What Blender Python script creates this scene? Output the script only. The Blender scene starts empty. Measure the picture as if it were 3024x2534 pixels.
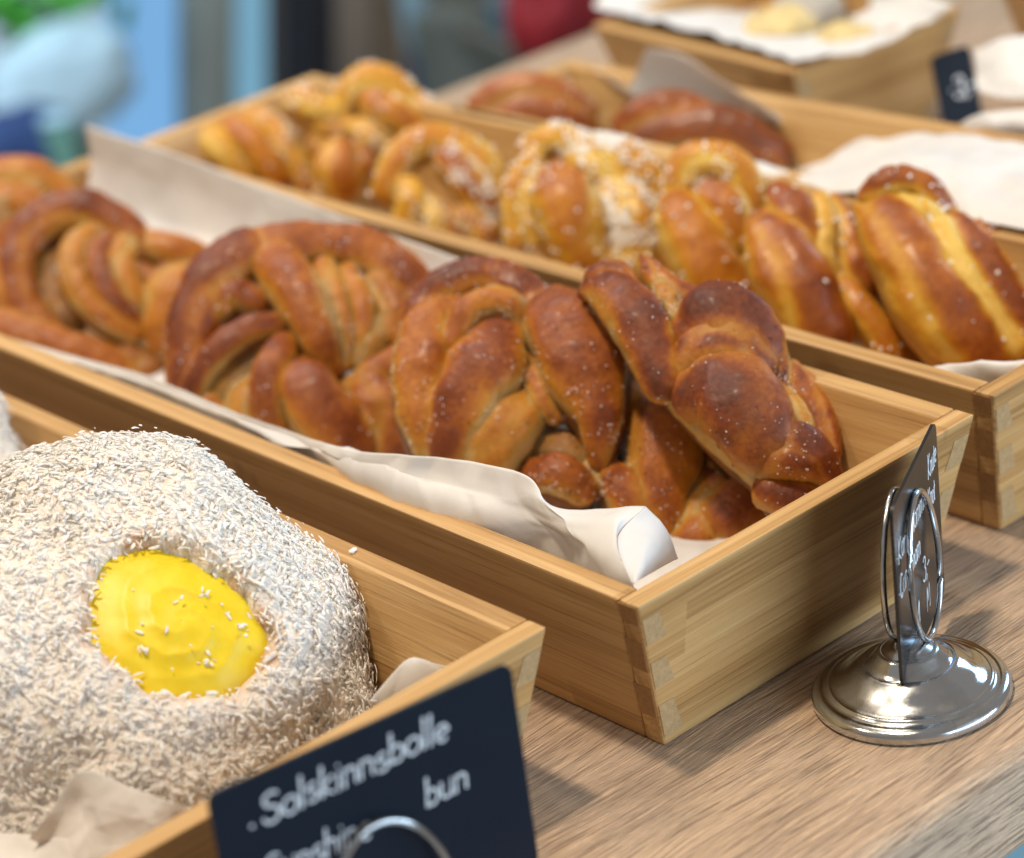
import bpy, bmesh, math, random
import numpy as np
from mathutils import Vector, Matrix, Euler, noise as mnoise

# ------------------------------------------------------------------ camera
scene = bpy.context.scene
COL = scene.collection
CAM_LOC = np.array([-0.4934, -0.6026, 0.4964])
CAM_ROT = (1.13868, 0.14857, -0.71354)
F_PX = 7793.5                       # focal length in pixels of the 3024 px wide photograph
cam_d = bpy.data.cameras.new('camera')
cam = bpy.data.objects.new('camera', cam_d); COL.objects.link(cam)
cam.location = CAM_LOC; cam.rotation_euler = CAM_ROT
cam_d.sensor_fit = 'HORIZONTAL'; cam_d.sensor_width = 36.0
cam_d.lens = F_PX / 3024 * 36.0
cam_d.clip_start = 0.02; cam_d.clip_end = 60
cam_d.dof.use_dof = True
cam_d.dof.focus_distance = 0.945
cam_d.dof.aperture_fstop = 6.2
scene.camera = cam
scene.cycles.use_denoising = True
scene.cycles.max_bounces = 8
scene.cycles.caustics_reflective = False; scene.cycles.caustics_refractive = False
scene.cycles.sample_clamp_indirect = 4

# ------------------------------------------------------------------ world and lamps
world = bpy.data.worlds.new('World'); scene.world = world; world.use_nodes = True
bg = world.node_tree.nodes['Background']
bg.inputs[0].default_value = (1.0, 0.92, 0.85, 1); bg.inputs[1].default_value = 0.30
vs = scene.view_settings
vs.view_transform = 'Standard'; vs.look = 'None'; vs.exposure = -0.12; vs.gamma = 1.0

def lamp(name, kind, loc, target, power, color, size=0.1, size_y=None, spot=None):
    d = bpy.data.lights.new(name, kind); d.energy = power; d.color = color
    if kind == 'AREA':
        d.shape = 'RECTANGLE'; d.size = size; d.size_y = size_y or size
    else:
        d.shadow_soft_size = size
    if kind == 'SPOT':
        d.spot_size = math.radians(spot or 80); d.spot_blend = 0.6
    o = bpy.data.objects.new(name, d); COL.objects.link(o); o.location = loc
    o.rotation_euler = (Vector(target) - Vector(loc)).to_track_quat('-Z', 'Y').to_euler()
    return o
lamp('ceiling_spot', 'SPOT', (-0.26, 0.16, 2.05), (0.03, 0.17, 0), 138, (1.0, 0.84, 0.65), 0.08, spot=46)
lamp('ceiling_spot', 'SPOT', (0.75, 0.95, 2.05), (0.25, 0.3, 0), 26, (1.0, 0.83, 0.62), 0.06, spot=80)
lamp('ceiling_spot', 'SPOT', (-1.1, 0.9, 2.05), (0.1, 0.3, 0), 50, (1.0, 0.85, 0.66), 0.06, spot=80)
lamp('shop_window_light', 'AREA', (0.75, -1.9, 0.42), (0.05, 0.0, 0.03), 54, (0.62, 0.81, 1.0), 2.4, 0.8)
lamp('side_window_light', 'AREA', (1.5, 0.2, 0.55), (0.1, -0.02, 0.02), 4.5, (0.40, 0.68, 1.0), 0.32, 0.5)
lamp('background_fill', 'AREA', (0.3, 1.5, 1.6), (1.3, 2.9, -0.5), 60, (0.75, 0.88, 1.0), 1.0, 1.0)  # added area lamp inside the room, brightens the things around the door

# ------------------------------------------------------------------ reading the photograph's geometry
_M = np.array(Euler(CAM_ROT).to_matrix())
def ray(u, v):                       # u, v in a 2100 px wide copy of the photograph
    return _M @ np.array([(u * 1.44 - 1512) / F_PX, -(v * 1.44 - 1267) / F_PX, -1.0])
def on_z(u, v, z): d = ray(u, v); return CAM_LOC + d * ((z - CAM_LOC[2]) / d[2])
def on_x(u, v, x): d = ray(u, v); return CAM_LOC + d * ((x - CAM_LOC[0]) / d[0])
def on_y(u, v, y): d = ray(u, v); return CAM_LOC + d * ((y - CAM_LOC[1]) / d[1])
def on_plane(u, v, c, n): d = ray(u, v); return CAM_LOC + d * (np.dot(np.asarray(c) - CAM_LOC, n) / np.dot(d, n))
def depth(p): return -float(((np.asarray(p) - CAM_LOC) @ _M)[2])
PXM = 1.44 / F_PX                    # metres per 2100-px pixel at 1 m

# ------------------------------------------------------------------ helpers
rng = np.random.default_rng(7); random.seed(7)
def tag(o, label=None, cat=None, group=None, kind=None):
    if label: o['label'] = label
    if cat: o['category'] = cat
    if group: o['group'] = group
    if kind: o['kind'] = kind
    return o
def empty(name, loc, label, cat, group=None, rz=0.0):
    o = bpy.data.objects.new(name, None); COL.objects.link(o); o.location = loc; o.rotation_euler = (0, 0, rz)
    o.empty_display_size = 0.01
    return tag(o, label, cat, group)
def link_mesh(name, me, mat, parent=None, smooth=True):
    o = bpy.data.objects.new(name, me); COL.objects.link(o)
    if mat is not None: me.materials.append(mat)
    if smooth: me.polygons.foreach_set('use_smooth', [True] * len(me.polygons))
    if parent is not None:
        o.parent = parent
        o.matrix_parent_inverse = Matrix.Identity(4)
    return o
def mesh_from(verts, faces, name='m', attrs=None):
    me = bpy.data.meshes.new(name)
    me.from_pydata([tuple(v) for v in np.asarray(verts).tolist()], [], faces if isinstance(faces, list) else np.asarray(faces).tolist())
    if attrs:
        for k, (typ, data) in attrs.items():
            a = me.attributes.new(k, typ, 'POINT')
            a.data.foreach_set('value' if typ == 'FLOAT' else 'vector', np.asarray(data, dtype=np.float32).ravel())
    me.update()
    return me
def local(P, org, rz=0.0):
    P = np.asarray(P, float) - np.asarray(org)
    if rz:
        c, s = math.cos(-rz), math.sin(-rz)
        P = P @ np.array([[c, -s, 0], [s, c, 0], [0, 0, 1]]).T
    return P
def catmull(P, n):
    P = np.asarray(P, float); m = len(P)
    if m == 2: return P[0] + (P[1] - P[0]) * np.linspace(0, 1, n)[:, None]
    Q = np.vstack([2 * P[0] - P[1], P, 2 * P[-1] - P[-2]])
    seg = np.linalg.norm(np.diff(P[:, :3], axis=0), axis=1) ** 0.75 + 1e-9
    kn = np.concatenate([[0], np.cumsum(seg)]); t = np.linspace(0, kn[-1], n)
    i = np.clip(np.searchsorted(kn, t, side='right') - 1, 0, m - 2)
    u = ((t - kn[i]) / seg[i])[:, None]
    p0, p1, p2, p3 = Q[i], Q[i + 1], Q[i + 2], Q[i + 3]
    return 0.5 * (2 * p1 + (p2 - p0) * u + (2 * p0 - 5 * p1 + 4 * p2 - p3) * u ** 2 + (3 * p1 - p0 - 3 * p2 + p3) * u ** 3)
def fbm(P, scale, octs=3, seed=0.0):
    out = np.empty(len(P)); off = Vector((seed, seed * 1.7, -seed))
    for i, p in enumerate(P):
        q = Vector(p) * scale + off; s = 0.0; a = 1.0
        for _ in range(octs):
            s += a * mnoise.noise(q); q = q * 2.03; a *= 0.5
        out[i] = s
    return out
def sstep(a, b, x):
    t = np.clip((x - a) / (b - a), 0, 1); return t * t * (3 - 2 * t)

# ------------------------------------------------------------------ materials
class NT:
    def __init__(s, name):
        s.m = bpy.data.materials.new(name); s.m.use_nodes = True
        s.t = s.m.node_tree; s.b = s.t.nodes['Principled BSDF']; s.out = s.t.nodes['Material Output']
    def n(s, typ, **kw):
        x = s.t.nodes.new(typ)
        for k, v in kw.items():
            if k.startswith('i_'):
                key = k[2:]; key = int(key) if key.isdigit() else key
                x.inputs[key].default_value = v
            else: setattr(x, k, v)
        return x
    def l(s, a, b): s.t.links.new(a, b)
    def ramp(s, fac, stops, interp='LINEAR'):
        r = s.n('ShaderNodeValToRGB'); cr = r.color_ramp; cr.interpolation = interp
        while len(cr.elements) > 1: cr.elements.remove(cr.elements[-1])
        cr.elements[0].position = stops[0][0]; cr.elements[0].color = (*stops[0][1], 1)
        for p, c in stops[1:]:
            e = cr.elements.new(p); e.color = (*c, 1)
        if fac is not None: s.l(fac, r.inputs[0])
        return r
    def coords(s, scale, kind='Object', attr=None, rot=(0, 0, 0)):
        if attr: c = s.n('ShaderNodeAttribute', attribute_name=attr).outputs['Vector']
        else: c = s.n('ShaderNodeTexCoord').outputs[kind]
        mp = s.n('ShaderNodeMapping'); mp.inputs['Scale'].default_value = scale; mp.inputs['Rotation'].default_value = rot
        s.l(c, mp.inputs[0]); return mp.outputs[0]
    def noise(s, vec, scale=1.0, detail=3.0, rough=0.55, dist=0.0):
        x = s.n('ShaderNodeTexNoise'); x.inputs['Scale'].default_value = scale; x.inputs['Detail'].default_value = detail
        x.inputs['Roughness'].default_value = rough; x.inputs['Distortion'].default_value = dist
        s.l(vec, x.inputs['Vector']); return x.outputs[0]
    def math(s, op, a, b=None, c=None):
        x = s.n('ShaderNodeMath', operation=op)
        for i, q in enumerate((a, b, c)):
            if q is None: continue
            if isinstance(q, (int, float)): x.inputs[i].default_value = q
            else: s.l(q, x.inputs[i])
        return x.outputs[0]
    def mix(s, fac, a, b, mode='MIX'):
        x = s.n('ShaderNodeMix', data_type='RGBA', blend_type=mode)
        for sock, q in ((x.inputs[0], fac), (x.inputs[6], a), (x.inputs[7], b)):
            if isinstance(q, (int, float)): sock.default_value = q
            elif isinstance(q, tuple): sock.default_value = (*q, 1)
            else: s.l(q, sock)
        return x.outputs[2]
    def bump(s, height, strength=0.3, dist=0.001):
        x = s.n('ShaderNodeBump'); x.inputs['Strength'].default_value = strength; x.inputs['Distance'].default_value = dist
        s.l(height, x.inputs['Height']); s.l(x.outputs[0], s.b.inputs['Normal']); return x
    def set(s, **kw):
        for k, v in kw.items(): s.b.inputs[k].default_value = v
        return s

def mat_plain(name, color, rough=0.5, metallic=0.0, var=0.06, scale=30.0, bump=0.0, **kw):
    t = NT(name); c = t.coords((1, 1, 1)); nz = t.noise(c, scale, 4)
    lo = tuple(max(0, x * (1 - var)) for x in color); hi = tuple(min(1, x * (1 + var)) for x in color)
    r = t.ramp(nz, [(0.3, lo), (0.7, hi)]); t.l(r.outputs[0], t.b.inputs['Base Color'])
    t.set(Roughness=rough, Metallic=metallic, **kw)
    if bump: t.bump(nz, bump, 0.001)
    return t.m

def mat_bamboo(name, endgrain=False):
    t = NT(name)
    at = t.n('ShaderNodeAttribute', attribute_name='grain')
    sep = t.n('ShaderNodeSeparateXYZ'); t.l(at.outputs['Vector'], sep.inputs[0])
    def vec(a, b, c):
        mp = t.n('ShaderNodeMapping'); mp.inputs['Scale'].default_value = (a, b, c); t.l(at.outputs['Vector'], mp.inputs[0]); return mp.outputs[0]
    if endgrain:
        n1 = t.noise(vec(420, 420, 420), 1.0, 3); n2 = t.noise(vec(1500, 1500, 1500), 1.0, 2)
        s = t.math('ADD', t.math('MULTIPLY', n1, 0.6), t.math('MULTIPLY', n2, 0.4))
        r = t.ramp(s, [(0.32, (0.26, 0.125, 0.042)), (0.55, (0.35, 0.185, 0.066)), (0.7, (0.43, 0.245, 0.10))])
        t.l(r.outputs[0], t.b.inputs['Base Color']); t.set(Roughness=0.62); t.bump(n2, 0.4, 0.0006)
        return t.m
    # laminated strips about 20 mm wide, each with its own tone
    strip = t.math('FLOOR', t.math('MULTIPLY', sep.outputs[1], 48.0))
    stag = t.math('ADD', t.math('MULTIPLY', sep.outputs[0], 2.2), t.math('MULTIPLY', strip, 0.37))
    cmb = t.n('ShaderNodeCombineXYZ'); t.l(strip, cmb.inputs[0]); t.l(t.math('FLOOR', stag), cmb.inputs[1]); t.l(t.math('FLOOR', t.math('MULTIPLY', sep.outputs[2], 300)), cmb.inputs[2])
    wn = t.n('ShaderNodeTexWhiteNoise', noise_dimensions='3D'); t.l(cmb.outputs[0], wn.inputs['Vector'])
    broad = t.noise(vec(5, 170, 60), 1.0, 4, 0.6)
    fib = t.noise(vec(16, 1100, 500), 1.0, 4, 0.65)
    dark = t.noise(vec(9, 700, 300), 1.0, 3, 0.6)
    s = t.math('ADD', t.math('MULTIPLY', broad, 0.40), t.math('MULTIPLY', fib, 0.44))
    s = t.math('ADD', s, t.math('MULTIPLY', wn.outputs['Value'], 0.20))
    r = t.ramp(s, [(0.33, (0.30, 0.16, 0.055)), (0.47, (0.48, 0.275, 0.10)), (0.58, (0.575, 0.35, 0.14)), (0.72, (0.68, 0.45, 0.205))])
    dk = t.ramp(dark, [(0.57, (0, 0, 0)), (0.67, (1, 1, 1))])
    col = t.mix(t.math('MULTIPLY', dk.outputs[0], 0.55), r.outputs[0], (0.25, 0.125, 0.04))
    # a few bamboo nodes: short crosswise marks
    node = t.noise(vec(150, 45, 40), 1.0, 2, 0.5)
    cell = t.noise(vec(13, 46, 9), 1.0, 0, 0.5)
    nk = t.math('MULTIPLY', t.ramp(node, [(0.55, (0, 0, 0)), (0.63, (1, 1, 1))]).outputs[0], t.ramp(cell, [(0.72, (0, 0, 0)), (0.78, (1, 1, 1))]).outputs[0])
    col = t.mix(t.math('MULTIPLY', nk, 0.4), col, (0.24, 0.12, 0.035))
    t.l(col, t.b.inputs['Base Color'])
    t.set(Roughness=0.46, **{'Specular IOR Level': 0.38})
    rr = t.math('ADD', t.math('MULTIPLY', fib, 0.25), 0.33); t.l(rr, t.b.inputs['Roughness'])
    t.bump(t.math('ADD', fib, t.math('MULTIPLY', dk.outputs[0], -0.8)), 0.28, 0.0005)
    return t.m

def mat_laminate():
    t = NT('oak_laminate')
    at = t.n('ShaderNodeAttribute', attribute_name='grain')
    def vec(a, b, c, src=None):
        mp = t.n('ShaderNodeMapping'); mp.inputs['Scale'].default_value = (a, b, c); t.l(src or at.outputs['Vector'], mp.inputs[0]); return mp.outputs[0]
    # grain lines wander: offset the across-grain coordinate with slow noise
    wob = t.noise(vec(9, 22, 22), 1.0, 2, 0.5)
    sep = t.n('ShaderNodeSeparateXYZ'); t.l(at.outputs['Vector'], sep.inputs[0])
    yy = t.math('ADD', sep.outputs[1], t.math('MULTIPLY', wob, 0.011))
    cmb = t.n('ShaderNodeCombineXYZ'); t.l(sep.outputs[0], cmb.inputs[0]); t.l(yy, cmb.inputs[1]); t.l(sep.outputs[2], cmb.inputs[2])
    v = cmb.outputs[0]
    broad = t.noise(vec(4, 40, 20, v), 1.0, 4, 0.6)
    line = t.noise(vec(36, 1150, 700, v), 1.0, 3, 0.6, 0.2)
    fine = t.noise(vec(60, 1900, 900, v), 1.0, 2, 0.6)
    pat = t.noise(vec(30, 60, 60), 1.0, 4, 0.6)
    s = t.math('ADD', t.math('MULTIPLY', broad, 0.45), t.math('MULTIPLY', line, 0.55))
    r = t.ramp(s, [(0.36, (0.42, 0.285, 0.185)), (0.48, (0.555, 0.39, 0.26)), (0.60, (0.64, 0.465, 0.32))])
    col = t.mix(t.math('MULTIPLY', t.ramp(pat, [(0.45, (0, 0, 0)), (0.68, (1, 1, 1))]).outputs[0], 0.40), r.outputs[0], (0.36, 0.265, 0.185))
    gro = t.ramp(line, [(0.39, (1, 1, 1)), (0.44, (0, 0, 0))]).outputs[0]  # dark grain lines, with the shadow of the emboss put into the colour
    col = t.mix(t.math('MULTIPLY', gro, 0.60), col, (0.22, 0.135, 0.078))
    hi = t.ramp(line, [(0.55, (0, 0, 0)), (0.60, (1, 1, 1))]).outputs[0]  # pale grain lines, with the highlight of the emboss painted in
    col = t.mix(t.math('MULTIPLY', hi, 0.80), col, (0.74, 0.52, 0.335))
    t.l(col, t.b.inputs['Base Color']); t.set(Roughness=0.5, **{'Specular IOR Level': 0.45})
    h = t.math('ADD', t.math('MULTIPLY', line, 1.0), t.math('MULTIPLY', fine, 0.3))
    t.bump(h, 1.0, 0.0020)
    return t.m

def mat_dough(name, stops, filling=(0.10, 0.045, 0.018), rough=0.38, coat=0.25):
    t = NT(name)
    at = t.n('ShaderNodeAttribute', attribute_name='bake')
    c = t.coords((1, 1, 1))
    n1 = t.noise(c, 90, 4, 0.6); n2 = t.noise(c, 420, 4, 0.6); n3 = t.noise(c, 1500, 2, 0.6)
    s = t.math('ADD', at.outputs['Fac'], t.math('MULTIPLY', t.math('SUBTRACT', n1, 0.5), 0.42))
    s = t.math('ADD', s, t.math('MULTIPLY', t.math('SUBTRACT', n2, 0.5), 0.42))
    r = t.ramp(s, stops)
    fl = t.n('ShaderNodeAttribute', attribute_name='filling')
    col = t.mix(t.math('MULTIPLY', fl.outputs['Fac'], t.ramp(n1, [(0.30, (0.45, 0.45, 0.45)), (0.65, (1, 1, 1))]).outputs[0]), r.outputs[0], filling)
    t.l(col, t.b.inputs['Base Color'])
    rr = t.math('ADD', t.math('MULTIPLY', n2, 0.35), rough - 0.17); t.l(rr, t.b.inputs['Roughness'])
    t.set(**{'Coat Weight': coat, 'Coat Roughness': 0.22, 'Specular IOR Level': 0.32, 'Subsurface Weight': 0.10, 'Subsurface Scale': 0.004})
    t.b.inputs['Subsurface Radius'].default_value = (1.0, 0.45, 0.15)
    h = t.math('ADD', t.math('MULTIPLY', n2, 0.8), t.math('MULTIPLY', n3, 0.35))
    t.bump(h, 0.6, 0.0012)
    return t.m

def mat_paper():
    t = NT('parchment_paper'); c = t.coords((1, 1, 1))
    n = t.noise(c, 900, 3, 0.6); n2 = t.noise(c, 60, 3)
    r = t.ramp(n2, [(0.3, (0.80, 0.775, 0.745)), (0.7, (0.85, 0.83, 0.80))]); t.l(r.outputs[0], t.b.inputs['Base Color'])
    t.set(Roughness=0.55, **{'Specular IOR Level': 0.35}); t.bump(n, 0.12, 0.0005)
    tr = t.n('ShaderNodeBsdfTranslucent'); tr.inputs[0].default_value = (0.84, 0.79, 0.72, 1)
    mx = t.n('ShaderNodeMixShader'); mx.inputs[0].default_value = 0.22
    t.l(t.b.outputs[0], mx.inputs[1]); t.l(tr.outputs[0], mx.inputs[2]); t.l(mx.outputs[0], t.out.inputs[0])
    return t.m

def mat_chrome():
    t = NT('worn_chrome'); c = t.coords((1, 1, 1))
    n = t.noise(c, 260, 5, 0.7); n2 = t.noise(c, 35, 4, 0.6)
    r = t.ramp(n2, [(0.36, (0.42, 0.42, 0.41)), (0.55, (0.66, 0.69, 0.72))]); t.l(r.outputs[0], t.b.inputs['Base Color'])
    rr = t.ramp(n2, [(0.36, (0.30,) * 3), (0.54, (0.05,) * 3)])
    t.l(t.math('ADD', rr.outputs[0], t.math('MULTIPLY', n, 0.08)), t.b.inputs['Roughness'])
    t.set(Metallic=1.0); t.bump(n, 0.12, 0.0004)
    return t.m

def mat_emit(name, color, strength):
    t = NT(name); c = t.coords((1, 1, 1)); n = t.noise(c, 3, 2)
    r = t.ramp(n, [(0.3, tuple(x * 0.92 for x in color)), (0.7, color)])
    t.set(Roughness=0.2); t.l(r.outputs[0], t.b.inputs['Emission Color']); t.b.inputs['Emission Strength'].default_value = strength
    t.b.inputs['Base Color'].default_value = (0.05, 0.06, 0.07, 1)
    return t.m

BAMBOO = mat_bamboo('bamboo'); ENDGRAIN = mat_bamboo('bamboo_end_grain', True)
LAMINATE = mat_laminate()
PAPER = mat_paper()
CHROME = mat_chrome()
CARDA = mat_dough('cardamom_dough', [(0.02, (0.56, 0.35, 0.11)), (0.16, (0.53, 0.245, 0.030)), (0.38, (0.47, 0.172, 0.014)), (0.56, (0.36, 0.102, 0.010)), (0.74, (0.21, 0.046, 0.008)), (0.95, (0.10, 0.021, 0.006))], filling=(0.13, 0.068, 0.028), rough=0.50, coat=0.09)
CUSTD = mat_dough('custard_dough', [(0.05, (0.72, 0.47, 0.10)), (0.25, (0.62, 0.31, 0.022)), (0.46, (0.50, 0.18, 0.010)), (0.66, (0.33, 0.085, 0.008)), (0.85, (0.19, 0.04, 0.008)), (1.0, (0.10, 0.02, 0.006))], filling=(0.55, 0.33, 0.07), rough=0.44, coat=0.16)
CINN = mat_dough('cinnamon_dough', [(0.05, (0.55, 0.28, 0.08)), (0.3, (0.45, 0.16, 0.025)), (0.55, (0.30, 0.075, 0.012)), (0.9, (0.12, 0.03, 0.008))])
SUGAR = mat_plain('sugar', (0.92, 0.89, 0.84), 0.25, 0, 0.04, 400)
SEED = mat_plain('cardamom_seed', (0.035, 0.022, 0.014), 0.6, 0, 0.3, 900)
COCO = mat_plain('coconut_flesh', (0.93, 0.88, 0.805), 0.7, 0, 0.05, 200, **{'Specular IOR Level': 0.2})
def _translucent(m, fac, col):
    nt = m.node_tree; tr = nt.nodes.new('ShaderNodeBsdfTranslucent'); tr.inputs[0].default_value = (*col, 1); mx = nt.nodes.new('ShaderNodeMixShader'); mx.inputs[0].default_value = fac
    nt.links.new(nt.nodes['Principled BSDF'].outputs[0], mx.inputs[1]); nt.links.new(tr.outputs[0], mx.inputs[2]); nt.links.new(mx.outputs[0], nt.nodes['Material Output'].inputs[0])
_translucent(COCO, 0.03, (0.93, 0.88, 0.82))
_b = COCO.node_tree.nodes['Principled BSDF']; _b.inputs['Subsurface Weight'].default_value = 0.6; _b.inputs['Subsurface Radius'].default_value = (1.0, 0.93, 0.85); _b.inputs['Subsurface Scale'].default_value = 0.0025
def mat_bunbody():
    t = NT('bun_crust'); at = t.n('ShaderNodeAttribute', attribute_name='crust'); nz = t.noise(t.coords((1, 1, 1)), 140, 4)
    f = t.math('MULTIPLY', at.outputs['Fac'], t.ramp(nz, [(.30, (.35,) * 3), (.6, (1, 1, 1))]).outputs[0])
    t.l(t.mix(f, (0.86, 0.785, 0.70), (0.50, 0.235, 0.07)), t.b.inputs['Base Color']); t.set(Roughness=0.6, **{'Specular IOR Level': 0.2, 'Subsurface Weight': 0.2, 'Subsurface Scale': 0.003}); t.bump(t.noise(t.coords((1, 1, 1)), 620, 3, 0.6), 0.7, 0.0022); return t.m
BUNPALE = mat_bunbody()
BLACKCARD = mat_plain('black_card', (0.004, 0.010, 0.021), 0.40, 0, 0.1, 50, **{'Specular IOR Level': 0.28})
SHEENCARD = mat_plain('polished_black_card', (0.012, 0.012, 0.013), 0.24, 0, 0.1, 50, **{'Specular IOR Level': 0.65})
CHALK = mat_plain('white_marker', (0.80, 0.82, 0.84), 0.6, 0, 0.1, 500)

# ------------------------------------------------------------------ setting
def box_faces(): return [(0, 3, 2, 1), (4, 5, 6, 7), (0, 1, 5, 4), (1, 2, 6, 5), (2, 3, 7, 6), (3, 0, 4, 7)]
def hexa(name, c8, mat, parent=None, bevel=0.0012, axis=(1, 0, 0), across=(0, 1, 0), seed=0.0, segs=2, edges=None, org=None):
    """a solid from eight corners (bottom ring, then top ring) with rounded edges and a 'grain' coordinate"""
    c8 = np.asarray(c8, float)
    bm = bmesh.new(); vs_ = [bm.verts.new(p) for p in c8]
    for f in box_faces(): bm.faces.new([vs_[i] for i in f])
    bmesh.ops.recalc_face_normals(bm, faces=bm.faces)
    if bevel: bmesh.ops.bevel(bm, geom=list(bm.edges), offset=bevel, segments=segs, affect='EDGES', profile=0.5)
    me = bpy.data.meshes.new(name); bm.to_mesh(me); bm.free()
    P = np.empty(len(me.vertices) * 3); me.vertices.foreach_get('co', P); P = P.reshape(-1, 3)
    a = np.asarray(axis, float); b = np.asarray(across, float); c = np.cross(a, b)
    G = np.stack([P @ a + seed * 3.1, P @ b + seed * 0.731, P @ c + seed * 0.213], 1)
    at = me.attributes.new('grain', 'FLOAT_VECTOR', 'POINT'); at.data.foreach_set('vector', G.astype(np.float32).ravel())
    o = link_mesh(name, me, mat, parent, smooth=False)
    return o
def boxc(x0, x1, y0, y1, z0, z1):
    return [(x0, y0, z0), (x1, y0, z0), (x1, y1, z0), (x0, y1, z0), (x0, y0, z1), (x1, y0, z1), (x1, y1, z1), (x0, y1, z1)]

FLOORM = mat_plain('floor_tiles', (0.30, 0.27, 0.24), 0.5, 0, 0.1, 2)
me = mesh_from([(-6, -5, -0.95), (8, -5, -0.95), (8, 9, -0.95), (-6, 9, -0.95)], [(0, 1, 2, 3)])
tag(link_mesh('floor', me, FLOORM, None, False), kind='structure')
ctr = empty('bakery_counter', (0, 0, -0.95), 'oak laminate bakery counter with a pale blue base, carrying the bamboo trays', 'counter')
EDGE_Y = -0.0865
hexa('countertop', local(boxc(-1.6, 1.15, EDGE_Y, 0.70, -0.040, 0.0), (0, 0, -0.95)), LAMINATE, ctr, 0.006, segs=4, seed=1.3)
TEAL = mat_plain('pale_blue_paint', (0.19, 0.32, 0.37), 0.5, 0, 0.05, 8)
hexa('counter_base', local(boxc(-1.55, 1.10, EDGE_Y + 0.02, 0.66, -0.95, -0.042), (0, 0, -0.95)), TEAL, ctr, 0.002)

# ------------------------------------------------------------------ bamboo trays
H = 0.07; E = 0.0163; TH = 0.0095
tray_no = [0]
def tray(label, x, y, W, L, group='bamboo trays on the counter', rz=0.0, h=H, e=E, th=TH):
    tray_no[0] += 1; sd = tray_no[0] * 1.37
    t = empty('bamboo_tray', (x, y, 0), label, 'tray', group, rz)
    o = lambda z: e * (1 - z / h)
    z0, z1 = 0.0006, h
    def ring(z, x0, x1, y0, y1): return [(x0, y0, z), (x1, y0, z), (x1, y1, z), (x0, y1, z)]
    a, b = o(z0), o(z1)
    for s in (0, 1):     # the two short boards run the full width
        f = (lambda p: p) if s == 0 else (lambda p: [(q[0], L - q[1], q[2]) for q in p])
        c8 = ring(z0, a, W - a, a, a + th) + ring(z1, b, W - b, b, b + th)
        hexa('short_side', f(c8), BAMBOO, t, 0.0011, (1, 0, 0), (0, 0.2, 0.98), sd + s)
    for s in (0, 1):     # the long boards butt against them
        f = (lambda p: p) if s == 0 else (lambda p: [(W - q[0], q[1], q[2]) for q in p])
        g = 0.0001
        c8 = ring(z0, a, a + th, a + th + g, L - a - th - g) + ring(z1, b, b + th, b + th + g, L - b - th - g)
        hexa('long_side', f(c8), BAMBOO, t, 0.0011, (0, 1, 0), (0.2, 0, 0.98), sd + 2.3 + s)
    k = o(0.008) + th + 0.0004
    hexa('tray_floor', boxc(k, W - k, k, L - k, 0.003, 0.008), BAMBOO, t, 0.0, (0, 1, 0), (1, 0, 0), sd + 5)
    # dovetail end grain at the two near corners, a hair proud of the faces
    sides = ((0.02, 0.14), (0.26, 0.46), (0.58, 0.79)); fronts = ((0.10, 0.27), (0.40, 0.58), (0.70, 0.93))
    pr = 0.00022
    for sx in (0, 1):
        fx = (lambda p: p) if sx == 0 else (lambda p: (W - p[0], p[1], p[2]))
        for lo, hi in sides:
            zt, zb = h * (1 - lo), h * (1 - hi); sk = 0.0016 * random.uniform(0.4, 1)
            q = []
            for dx in (0.0004, -pr):
                for (z, ins) in ((zb, sk), (zt, 0)):
                    q += [(o(z) + dx, o(z) + 0.0009, z), (o(z) + dx, o(z) + th - ins + 0.0006, z)]
            c8 = [q[0], q[1], q[3], q[2], q[4], q[5], q[7], q[6]]
            hexa('dovetail', [fx(p) for p in c8], ENDGRAIN, t, 0, (1, 0, 0), (0, 1, 0), sd + lo)
        for lo, hi in fronts:
            zt, zb = h * (1 - lo), h * (1 - hi); sk = 0.0022 * random.uniform(0.4, 1)
            q = []
            for dy in (0.0004, -pr):
                for (z, ins) in ((zb, 0), (zt, sk)):
                    q += [(o(z) + 0.0009, o(z) + dy, z), (o(z) + th - ins + 0.0006, o(z) + dy, z)]
            c8 = [q[0], q[1], q[3], q[2], q[4], q[5], q[7], q[6]]
            hexa('dovetail', [fx(p) for p in c8], DOVELIGHT, t, 0, (0, 1, 0), (1, 0, 0), sd + lo)
    return t
def _dl():
    m = ENDGRAIN.copy(); m.name = 'bamboo_end_grain_pale'
    for nd in m.node_tree.nodes:
        if nd.type == 'VALTORGB':
            for el, c in zip(nd.color_ramp.elements, ((0.38, 0.25, 0.115), (0.48, 0.32, 0.155), (0.56, 0.38, 0.19))): el.color = (*c, 1)
    return m
DOVELIGHT = _dl()
T1W = 0.262
tray_a = tray('nearest bamboo tray, holding the coconut covered buns with yellow custard', -0.0265 - T1W, 0.0161, T1W, 0.60)
tray_b = tray('middle bamboo tray in front of the round sign base, holding the brown cardamom knots', 0, 0, 0.174, 0.622)
tray_c = tray('narrow bamboo tray behind the cardamom knots, holding golden sugared custard twists', 0.1894, 0.0042, 0.136, 0.612)
tray_d = tray('bamboo tray with cinnamon buns on white paper, behind the golden twists', 0.334, 0.010, 0.092, 0.475, rz=math.radians(2.0))
tray_e = tray('bamboo tray at the top right with pale yellow pastries', 0.444, 0.350, 0.122, 0.175, rz=math.radians(-5))
tray_f = tray('bamboo tray lined with cream paper at the right edge, next to the small black sign', 0.565, 0.235, 0.17, 0.15, rz=math.radians(-25))

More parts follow.
